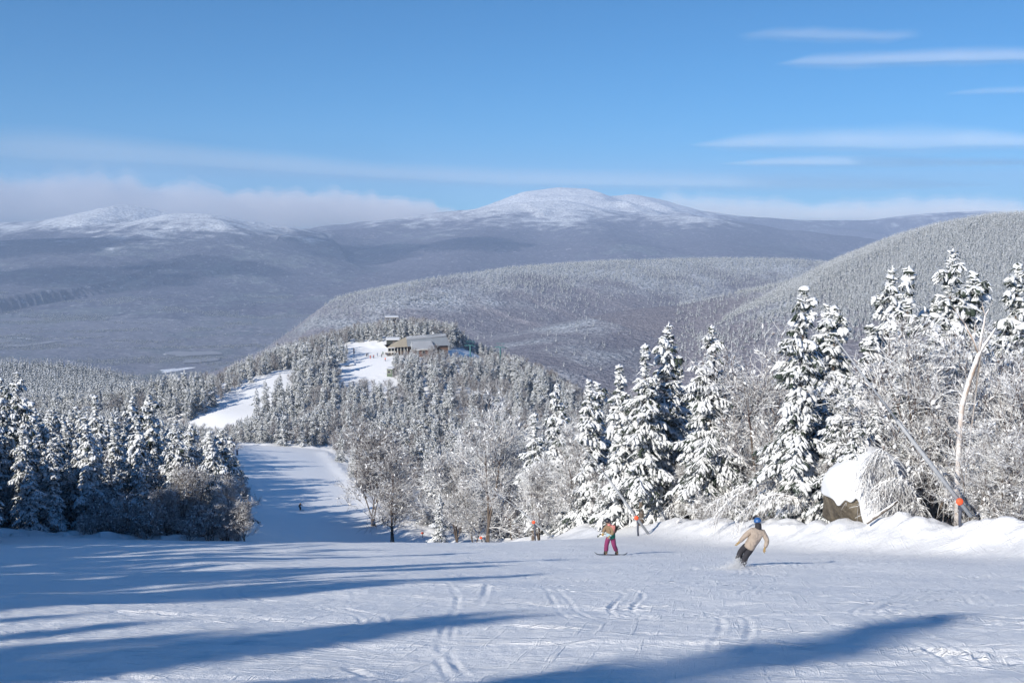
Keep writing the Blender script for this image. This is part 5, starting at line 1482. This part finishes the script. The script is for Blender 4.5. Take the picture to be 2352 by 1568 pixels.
def lodge_building():
    d = 546.0
    c = at(962, 823, d); z0 = zat(c.x, c.y)
    root = empty("lodge", (c.x, c.y, z0), R(14)); tag(root, "long low summit lodge with a hipped snowy roof and a tan sunlit porch roof", "lodge")
    k = d / FPX                                    # metres per pixel there
    # main hall
    bm = bmesh.new(); box(bm, (1.5, 0.5, 1.6), (25.0, 10.5, 4.2)); bm_obj("wall", bm, M_WALL, root)
    e = 3.7; rz_ = 8.4
    V = [(-12.5, -6.0, e), (15.2, -6.0, e), (15.2, 7.2, e), (-12.5, 7.2, e), (-6.0, 0.6, rz_ - 0.6), (13.5, 0.6, rz_ + 0.5)]
    poly("roof", V, [(0, 1, 5, 4)], M_SHADEROOF, root, 0.18)
    poly("roof", V, [(1, 2, 5), (2, 3, 4, 5)], M_SHADEROOF, root, 0.18)
    # porch hip at the sunny left end
    poly("porch_roof", [(-16.8, -6.6, e - 0.1), (-6.6, -6.6, e - 0.05), (-6.2, 0.4, rz_ - 0.55), (-12.8, 7.2, e - 0.1), (-16.8, 5.0, e - 0.1)], [(0, 1, 2), (0, 2, 3, 4)], M_TAN, root, 0.16)
    # snow lying along the ridge and on the back slope
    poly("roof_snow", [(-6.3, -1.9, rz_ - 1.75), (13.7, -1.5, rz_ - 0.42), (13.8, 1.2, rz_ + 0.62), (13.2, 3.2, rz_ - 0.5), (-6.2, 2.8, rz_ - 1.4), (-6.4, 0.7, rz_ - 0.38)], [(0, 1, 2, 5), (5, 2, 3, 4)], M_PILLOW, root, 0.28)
    # annex with its own snow-covered hip in front
    bm = bmesh.new(); box(bm, (0.6, -8.6, 1.0), (9.6, 5.0, 3.6)); bm_obj("annex_wall", bm, M_REDWALL, root)
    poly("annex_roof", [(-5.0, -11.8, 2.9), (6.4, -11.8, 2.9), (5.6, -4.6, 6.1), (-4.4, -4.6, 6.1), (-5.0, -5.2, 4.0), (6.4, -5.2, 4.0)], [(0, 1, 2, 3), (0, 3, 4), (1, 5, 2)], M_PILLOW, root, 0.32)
    bm = bmesh.new(); box(bm, (0.6, -11.85, 2.72), (11.6, 0.12, 0.34)); bm_obj("fascia", bm, M_TRIM, root)
    for q in (-2.6, 0.6, 3.8):
        bm = bmesh.new(); box(bm, (q, -11.13, 1.35), (1.5, 0.08, 1.2)); f = bm_obj("window", bm, M_TRIM, root)
        bm = bmesh.new(); box(bm, (q, -11.19, 1.35), (1.25, 0.06, 0.95)); bm_obj("pane", bm, M_GLASS, f)
    # porch: posts, glazed front, rail
    bm = bmesh.new(); box(bm, (-11.2, -5.2, 2.35), (9.8, 0.16, 1.5)); bm_obj("porch_glazing", bm, M_GLASS, root)
    for q in np.linspace(-16.2, -6.6, 7):
        bm = bmesh.new(); box(bm, (float(q), -5.6, 1.5), (0.26, 0.26, 4.2)); bm_obj("post", bm, M_TRIM, root)
    bm = bmesh.new(); box(bm, (-11.4, -5.62, 1.45), (9.4, 0.10, 0.14)); box(bm, (-11.4, -5.62, 0.75), (9.4, 0.08, 0.10)); bm_obj("rail", bm, M_TIMBER, root)
    bm = bmesh.new(); box(bm, (-11.2, -2.6, -0.1), (11.4, 6.4, 0.4)); bm_obj("deck", bm, M_TIMBER, root)
    bm = bmesh.new(); box(bm, (-9.2, 3.0, 1.4), (3.4, 4.0, 3.6)); bm_obj("back_wall", bm, M_WALL, root)
    return root
lodge_building()

def shed(X, Y, d, w, dp, h, wall, rz, name, label, cat, snow=0.45, pitch=0.5, win=False):
    c = at(X, Y, d); z0 = zat(c.x, c.y)
    root = empty(name, (c.x, c.y, z0), rz); tag(root, label, cat)
    bm = bmesh.new(); box(bm, (0, 0, h / 2 - 0.4), (w, dp, h + 0.8)); bm_obj("wall", bm, wall, root)
    o = 0.45
    V = [(-w / 2 - o, -dp / 2 - o, h), (w / 2 + o, -dp / 2 - o, h), (w / 2 + o, dp / 2 + o, h + pitch), (-w / 2 - o, dp / 2 + o, h + pitch)]
    poly("roof", V, [(0, 1, 2, 3)], M_TIMBER, root, 0.14)
    bm = bmesh.new(); r = box(bm, (0, 0, 0), (w + 2 * o - 0.1, dp + 2 * o - 0.1, snow))
    for v in r: v.co.z += h + 0.03 + snow / 2 + pitch * (v.co.y / (dp + 2 * o) + 0.5) 
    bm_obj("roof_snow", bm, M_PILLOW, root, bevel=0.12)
    if win:
        bm = bmesh.new(); box(bm, (-w * 0.1, -dp / 2 - 0.03, h * 0.6), (w * 0.62, 0.08, h * 0.42)); f = bm_obj("window", bm, M_TRIM, root)
        bm = bmesh.new(); box(bm, (-w * 0.1, -dp / 2 - 0.08, h * 0.6), (w * 0.54, 0.05, h * 0.35)); bm_obj("pane", bm, M_GLASS, f)
    else:
        bm = bmesh.new(); box(bm, (w * 0.1, -dp / 2 - 0.03, h * 0.42), (1.0, 0.08, h * 0.8)); bm_obj("door", bm, M_TIMBER, root)
    return root
shed(902, 799, 562, 6.2, 4.5, 2.7, M_DARKWALL, R(4), "shed", "dark low shed with a thick flat snow roof behind the lodge porch", "shed", 0.6)
shed(898, 858, 497, 2.8, 2.8, 3.4, M_GREEN, R(-20), "lift_hut", "small green operator's hut with a big window below the lodge yard", "hut", 0.35, 0.3, True)

# lookout tower above the trees
def tower():
    d = 598.0; c = at(900, 745, d); z0 = zat(c.x, c.y); root = empty("lookout_tower", (c.x, c.y, z0), R(8))
    tag(root, "timber lookout tower on the knoll's top with a flat snow-covered roof", "tower")
    top = at(900, 729, d).z - z0; dk = top - 3.0
    for sx in (-1, 1):
        for sy in (-1, 1):
            bars([[(sx * 2.4, sy * 2.4, -0.5), (sx * 2.0, sy * 2.0, dk), (sx * 2.0, sy * 2.0, top)]], [0.16], 6, "leg", M_TIMBER, root)
    segs = []
    for sy in (-2.15, 2.15):
        segs += [[(-2.3, sy, dk * 0.3), (2.2, sy, dk * 0.9)], [(2.3, sy, dk * 0.3), (-2.2, sy, dk * 0.9)]]
    for sx in (-2.15, 2.15): segs += [[(sx, -2.3, dk * 0.3), (sx, 2.2, dk * 0.9)]]
    bars(segs, [0.08] * len(segs), 5, "brace", M_TIMBER, root)
    bm = bmesh.new(); box(bm, (0, 0, dk), (5.4, 5.4, 0.3)); bm_obj("deck", bm, M_TIMBER, root)
    bm = bmesh.new()
    for s in (-2.6, 2.6): box(bm, (0, s, dk + 0.75), (5.3, 0.08, 1.0)); box(bm, (s, 0, dk + 0.75), (0.08, 5.1, 1.0))
    bm_obj("railing", bm, M_TIMBER, root)
    bm = bmesh.new(); box(bm, (0, 0, top + 0.1), (7.4, 6.6, 0.25)); rf = bm_obj("roof", bm, M_TIMBER, root)
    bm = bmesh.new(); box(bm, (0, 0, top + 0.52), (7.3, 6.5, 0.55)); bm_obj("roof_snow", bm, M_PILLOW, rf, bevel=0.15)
tower()

# dark notice post at the yard's left edge
c = at(813, 822, 532); zp = zat(c.x, c.y); pr = empty("notice_board", (c.x, c.y, zp), 0.2); tag(pr, "tall dark notice board on a post at the left edge of the lodge yard", "notice board")
bars([[(0, 0, -0.3), (0, 0, 2.5), (0, 0, 5.2)]], [0.12], 6, "post", M_DARKMETAL, pr)
bm = bmesh.new(); box(bm, (0, -0.16, 3.6), (0.75, 0.1, 2.6)); bm_obj("board", bm, M_DARKMETAL, pr, bevel=0.03)

# chairlift: two towers with cross arms, sheaves, rope and chairs
LT = []
for (X, Yt, Yb, d, lb) in ((1080, 793, 824, 548, "teal chairlift tower nearer the lodge, its cross arm level with the roof"), (1149, 797, 822, 575, "teal chairlift tower farther from the lodge, half hidden by trees")):
    t = at(X, Yt, d); z0 = zat(t.x, t.y); H = t.z - z0
    root = empty("lift_tower", (t.x, t.y, z0), R(-20)); tag(root, lb, "lift tower", "chairlift towers right of the lodge")
    bars([[(0, 0, -0.4), (0, 0, H * 0.5), (0, 0, H)]], [[0.42, 0.36, 0.30]], 10, "mast", M_TEAL, root)
    bars([[(-3.3, 0, H - 0.25), (0, 0, H + 0.05), (3.3, 0, H - 0.25)]], [0.2], 6, "cross_arm", M_TEAL, root)
    bars([[(-2.6, 0.6, H + 1.9), (2.6, 0.6, H + 1.9)], [(-1.1, 0.3, H), (-1.6, 0.6, H + 1.9)], [(1.1, 0.3, H), (1.6, 0.6, H + 1.9)]], [0.10] * 3, 5, "lifting_frame", M_TEAL, root)
    for sx in (-3.2, 3.2):
        bm = bmesh.new(); box(bm, (sx, 0, H - 0.45), (0.18, 2.2, 0.18))
        for q in (-0.9, -0.45, 0, 0.45, 0.9):
            r = bmesh.ops.create_cone(bm, cap_ends=True, segments=10, radius1=0.2, radius2=0.2, depth=0.12); bmesh.ops.rotate(bm, verts=r['verts'], cent=(0, 0, 0), matrix=Matrix.Rotation(R(90), 3, 'Y')); bmesh.ops.translate(bm, verts=r['verts'], vec=(sx, q, H - 0.28))
        bm_obj("sheave_assembly", bm, M_DARKMETAL, root)
    LT.append((Vector((t.x, t.y, z0 + H - 0.1)), R(-20)))
def arm(i, sx): p, a = LT[i]; return p + Vector((math.cos(a) * sx, math.sin(a) * sx, 0))
for sx, wd in ((-3.2, "left"), (3.2, "right")):
    A, B = arm(0, sx), arm(1, sx); D = (B - A); A0 = A - D * 0.5; B0 = B + D * 1.6
    pts = [A0.lerp(A, t) for t in (0, 0.5)] + [A.lerp(B, t) - Vector((0, 0, 1.6 * 4 * t * (1 - t) * 0.25)) for t in np.linspace(0, 1, 9)] + [B.lerp(B0, t) - Vector((0, 0, 14 * t)) for t in (0.3, 0.6, 1.0)]
    o = bars([pts], [0.035], 5, "lift_rope", M_DARKMETAL); tag(o, "steel chairlift rope on the %s ends of the cross arms" % wd, "cable")
p = arm(0, 3.2).lerp(arm(1, 3.2), 0.32) - Vector((0, 0, 0.5))
ch = empty("lift_chair", p, R(-20)); tag(ch, "dark lift chair hanging on the rope between the two teal towers", "lift chair")
bars([[(0, 0, 0.3), (0, 0.1, -1.4), (0, 0.5, -2.3)]], [0.05], 6, "hanger", M_DARKMETAL, ch)
bm = bmesh.new(); box(bm, (0, 0.2, -2.6), (2.3, 0.55, 0.12)); bm_obj("seat", bm, M_DARKMETAL, ch, bevel=0.03)
bm = bmesh.new(); box(bm, (0, 0.48, -2.2), (2.3, 0.10, 0.75), Matrix.Rotation(R(-10), 3, 'X')); bm_obj("backrest", bm, M_DARKMETAL, ch, bevel=0.03)
bars([[(-1.1, 0.45, -2.0), (-1.1, -0.25, -2.1), (1.1, -0.25, -2.1), (1.1, 0.45, -2.0)]], [0.03], 5, "safety_bar", M_DARKMETAL, ch)

# ---------------------------------------------------------------- open snow across the valley
M_LEDGE = make_snowy('snowy_rock_ledge', (0.10, 0.10, 0.11), (0.24, 0.25, 0.27), -0.3, 1.2, white=(0.62, 0.66, 0.72), nsc=0.06, bump=0)
M_FIELD = make_snowy('snowy_meadow', (0.16, 0.17, 0.20), (0.30, 0.31, 0.35), 0.3, 1.5, white=(0.60, 0.64, 0.70), nsc=0.03, bump=0)
def drape(name, pts, d, m, n=24, lift=2.5, kind="structure"):
    """a patch of snow lying on the far ground: outline pixels cast down onto the terrain"""
    P = []
    for X, Y in pts:
        rx, rz = (float(v) for v in ray(X, Y)); lo, hi = d * 0.55, d * 1.6
        dd = np.linspace(lo, hi, 400); g = ground(rx * dd, dd)[0]; below = np.nonzero(rz * dd < g)[0]
        P.append((rx * dd[below[0]], dd[below[0]]) if len(below) else (rx * d, d))
    P = np.array(P); m_ = len(P)
    t = np.arange(n * 4) * m_ / (n * 4.0); i0 = t.astype(int); fr = (t - i0)[:, None]
    ring = P[i0] * (1 - fr) + P[(i0 + 1) % m_] * fr
    cen = ring.mean(0); V = []; F = []; rings = 7; k = len(ring)
    for r in range(rings + 1): V.append(cen + (ring - cen) * (1 - r / rings * 0.98) * (1 + 0.5 * noise(ring[:, :1] / (d / 45.0), ring[:, 1:] / (d / 45.0), 5) * max(0, 1 - r / 4)))
    V = np.concatenate(V); g = ground(V[:, 0], V[:, 1])[0] + lift
    for r in range(rings):
        a = np.arange(k) + r * k; b = np.roll(np.arange(k), -1) + r * k; F.append(np.stack([a, b, b + k, a + k], -1))
    F = np.concatenate(F); 
    tag(link(name, np_mesh(name, np.c_[V, g], F), m), kind=kind)
drape("snow_field", [(372, 815), (400, 809), (450, 808), (512, 809), (515, 815), (470, 817), (420, 819), (390, 820)], 3700, M_FIELD)
drape("snow_field", [(418, 827), (455, 824), (500, 822), (512, 824), (490, 831), (460, 835), (430, 833)], 3500, M_FIELD)
drape("snow_field", [(770, 832), (790, 828), (805, 832), (812, 840), (790, 846), (768, 842)], 508, M_SNOW_FAR, lift=0.6)
drape("frozen_river", [(0, 795), (60, 792), (110, 786), (150, 783), (152, 785), (110, 790), (60, 796), (0, 799)], 4300, M_FIELD)
drape("power_line_cut", [(627, 561), (653, 538), (658, 538), (634, 561)], 8000, M_FIELD, lift=8)
_rl = random.Random(3)
for k in range(13):
    cx_ = _rl.uniform(905, 1020); cy_ = 700 - (cx_ - 900) * 0.20 + _rl.uniform(-5, 7); w_ = _rl.uniform(5, 16); h_ = _rl.uniform(1.2, 3.6)
    drape("rock_ledge", [(cx_ + w_ * math.cos(t) * _rl.uniform(0.5, 1.1), cy_ + h_ * math.sin(t) * _rl.uniform(0.5, 1.2)) for t in np.linspace(0, 6.28, 9)[:-1]], 2500, M_LEDGE, lift=2.0)
for pts in ([(1375, 536), (1392, 533), (1410, 538), (1425, 552), (1430, 570), (1418, 572), (1395, 556), (1378, 548)],):
    drape("rock_ledge", pts, 8000, M_MOUNT, lift=6)
# ---------------------------------------------------------------- clouds beyond the far mountains, then unseen ones added for shade
def cloud(label, pts, d, depth, dens, seed, lump=0.25, lx=14, group=None, shells=((1.12, 0.30), (0.9, 0.35), (0.68, 0.45), (0.42, 0.6))):
    """pts: (column, top row, bottom row) across the photograph; a soft closed body at distance d"""
    pts = np.array(pts, float); n = 110; k = 26
    X = np.linspace(pts[0, 0], pts[-1, 0], n); T = np.interp(X, pts[:, 0], pts[:, 1]); B_ = np.interp(X, pts[:, 0], pts[:, 2])
    u = np.linspace(0, 1, n)
    root = None
    for q, (sc, dn) in enumerate(shells):
        V = np.zeros((n, k, 3))
        th = np.arange(k) / k * 2 * np.pi
        rx, rz = ray(X, T); rx2, rz2 = ray(X, B_)
        zc = (rz + rz2) / 2 * d; hz = np.maximum((rz - rz2) / 2 * d, 1.0)
        taper = np.clip(np.minimum(u, 1 - u) * 9, 0, 1) ** 0.6
        for j in range(k):
            s_, c_ = math.sin(th[j]), math.cos(th[j])
            nz = 1 + lump * fbm(u * lx + 3.1 * seed, th[j] * 0.9 + seed + u * 0, 3, seed) * (1.0 if s_ > -0.2 else 0.4)
            V[:, j, 0] = rx * d + 0 * u
            V[:, j, 1] = d + depth * c_ * sc * taper * (0.8 + 0.3 * noise(u * 6, seed + c_, seed))
            V[:, j, 2] = zc + hz * s_ * sc * nz * (taper * 0.9 + 0.1)
        i = np.arange(n * k).reshape(n, k); jn = np.roll(i, -1, 1)
        F4 = np.stack([i[:-1], jn[:-1], jn[1:], i[1:]], -1).reshape(-1, 4)
        Vf = np.concatenate([V.reshape(-1, 3), V[0].mean(0)[None], V[-1].mean(0)[None]])
        a = np.arange(k); c0 = np.stack([np.full(k, n * k), np.roll(a, -1), a], -1); e = (n - 1) * k
        c1 = np.stack([np.full(k, n * k + 1), e + a, e + np.roll(a, -1)], -1)
        m = bpy.data.materials.new("cloud_vapour"); m.use_nodes = True; nt = m.node_tree; nt.nodes.clear()
        out = nt.nodes.new("ShaderNodeOutputMaterial"); v = nt.nodes.new("ShaderNodeVolumePrincipled")
        v.inputs["Color"].default_value = (1.0, 0.965, 0.96, 1); v.inputs["Density"].default_value = dens * dn; v.inputs["Anisotropy"].default_value = -0.4
        nt.links.new(v.outputs[0], out.inputs["Volume"])
        me = np_mesh("cloud", Vf, [F4, np.concatenate([c0, c1])])
        if root is None: root = link("cloud", me, m); tag(root, label, "cloud", group)
        else: link("core", me, m, root)
    return root
cloud("thin lens-shaped cloud, highest of the two streaks at upper right", [(1690, 78, 82), (1760, 72, 86), (1860, 69, 92), (1950, 74, 94), (2060, 77, 92), (2115, 84, 88)], 16500, 700, 2.2e-4, 3, 0.22, 5)
cloud("longer lens-shaped cloud reaching the right edge, under the highest streak", [(1780, 143, 150), (1850, 128, 152), (1980, 126, 153), (2100, 118, 151), (2220, 113, 148), (2400, 117, 142), (2560, 124, 136)], 14600, 800, 2.4e-4, 5, 0.2, 6)
cloud("broad flat cloud at mid height on the right, over the far ridge", [(1575, 328, 338), (1680, 312, 348), (1800, 300, 352), (1950, 291, 356), (2090, 289, 366), (2230, 296, 350), (2380, 308, 345), (2600, 318, 338)], 14800, 1000, 1.6e-4, 7, 0.22, 6)
cloud("faint thin veil below the broad flat cloud at right", [(1650, 372, 380), (1800, 360, 384), (2000, 356, 388), (2200, 362, 384), (2450, 366, 380)], 16800, 800, 2.2e-4, 9, 0.10, 5)
cloud("faint small wisp near the right edge under the two streaks", [(2170, 212, 216), (2260, 202, 218), (2360, 198, 216), (2480, 204, 214)], 16500, 500, 1.5e-4, 10, 0.1, 4)
cloud("wide pale veil of cloud slanting down from the left edge", [(-200, 280, 395), (0, 288, 395), (200, 300, 400), (400, 322, 402), (600, 345, 410), (850, 372, 420), (1150, 388, 436), (1500, 396, 440), (1900, 405, 440), (2300, 415, 436)], 17500, 2200, 0.75e-4, 12, 0.2, 9)
cloud("long lumpy bank of cloud lying behind the left hills", [(-260, 402, 545), (-60, 400, 545), (60, 402, 545), (150, 398, 545), (230, 398, 545), (330, 412, 545), (420, 418, 545), (520, 432, 545), (640, 434, 545), (800, 440, 545), (950, 452, 545), (1080, 462, 545)], 15200, 1300, 11e-4, 14, 0.42, 40, shells=((1.05, 0.35), (0.86, 0.9), (0.6, 0.6)))
cloud("low cloud spilling over the far ridge right of the summit", [(1380, 446, 560), (1500, 440, 560), (1650, 450, 560), (1800, 456, 560), (1950, 460, 560), (2080, 452, 560), (2200, 448, 560), (2330, 462, 560), (2500, 486, 560), (2700, 490, 560)], 14300, 700, 9e-4, 16, 0.34, 30, shells=((1.05, 0.35), (0.86, 0.9), (0.6, 0.6)))

def shade_cloud(x, y, z, sx, sy, sz, seed, label):  # unseen cloud, added only to throw shade on the far hills
    bm = bmesh.new(); bmesh.ops.create_icosphere(bm, subdivisions=5, radius=1.0)
    for v in bm.verts:
        n = v.co.copy(); q = 1 + 0.35 * float(fbm(n.x * 1.7 + seed, n.y * 1.7 + n.z * 1.3, 4, seed))
        v.co = Vector((n.x * sx * q, n.y * sy * q, n.z * sz * (q if n.z > 0 else 0.5)))
    m = bpy.data.materials.new("cloud_vapour"); m.use_nodes = True; nt = m.node_tree; nt.nodes.clear()
    out = nt.nodes.new("ShaderNodeOutputMaterial"); v = nt.nodes.new("ShaderNodeVolumePrincipled")
    v.inputs["Color"].default_value = (0.98, 0.98, 1.0, 1); v.inputs["Density"].default_value = 0.0035; v.inputs["Anisotropy"].default_value = 0.0
    nt.links.new(v.outputs[0], out.inputs["Volume"])
    o = bm_obj("cloud", bm, m, None, True, loc=(x, y, z)); tag(o, label, "cloud", "added shade clouds past the left edge")
for gx_, gy_, gz_, sx, sy, sd in ((-1150, 7300, -180, 420, 520, 1), (-300, 7500, -200, 330, 380, 2), (-3000, 6600, -220, 700, 500, 3), (-2300, 5600, -380, 500, 260, 4), (-1700, 6000, -330, 300, 200, 5)):
    t = (1250 - gz_) / math.sin(SUN_EL)
    shade_cloud(gx_ + sdir.x * t, gy_ + sdir.y * t, 1250, sx, sy, 180, sd, "unseen added cloud past the picture's left edge, its shadow darkening the far hills")
# ---------------------------------------------------------------- air
def make_haze():
    me = bpy.data.meshes.new("haze")
    x, y0, y1, z0, z1 = 13000, -400, 13250, -560, 420
    V = [(sx * x, yy, zz) for zz in (z0, z1) for yy in (y0, y1) for sx in (-1, 1)]
    me.from_pydata(V, [], [(0, 2, 3, 1), (4, 5, 7, 6), (0, 1, 5, 4), (2, 6, 7, 3), (0, 4, 6, 2), (1, 3, 7, 5)])
    m = bpy.data.materials.new("haze"); m.use_nodes = True
    nt = m.node_tree; nt.nodes.clear()
    out = nt.nodes.new("ShaderNodeOutputMaterial"); v = nt.nodes.new("ShaderNodeVolumePrincipled")
    v.inputs["Color"].default_value = (0.58, 0.74, 1.0, 1)
    v.inputs["Density"].default_value = HAZE
    v.inputs["Anisotropy"].default_value = 0.0
    nt.links.new(v.outputs[0], out.inputs["Volume"])
    o = link("haze", me, m); tag(o, kind="stuff")
HAZE = 7.6e-5
make_haze()
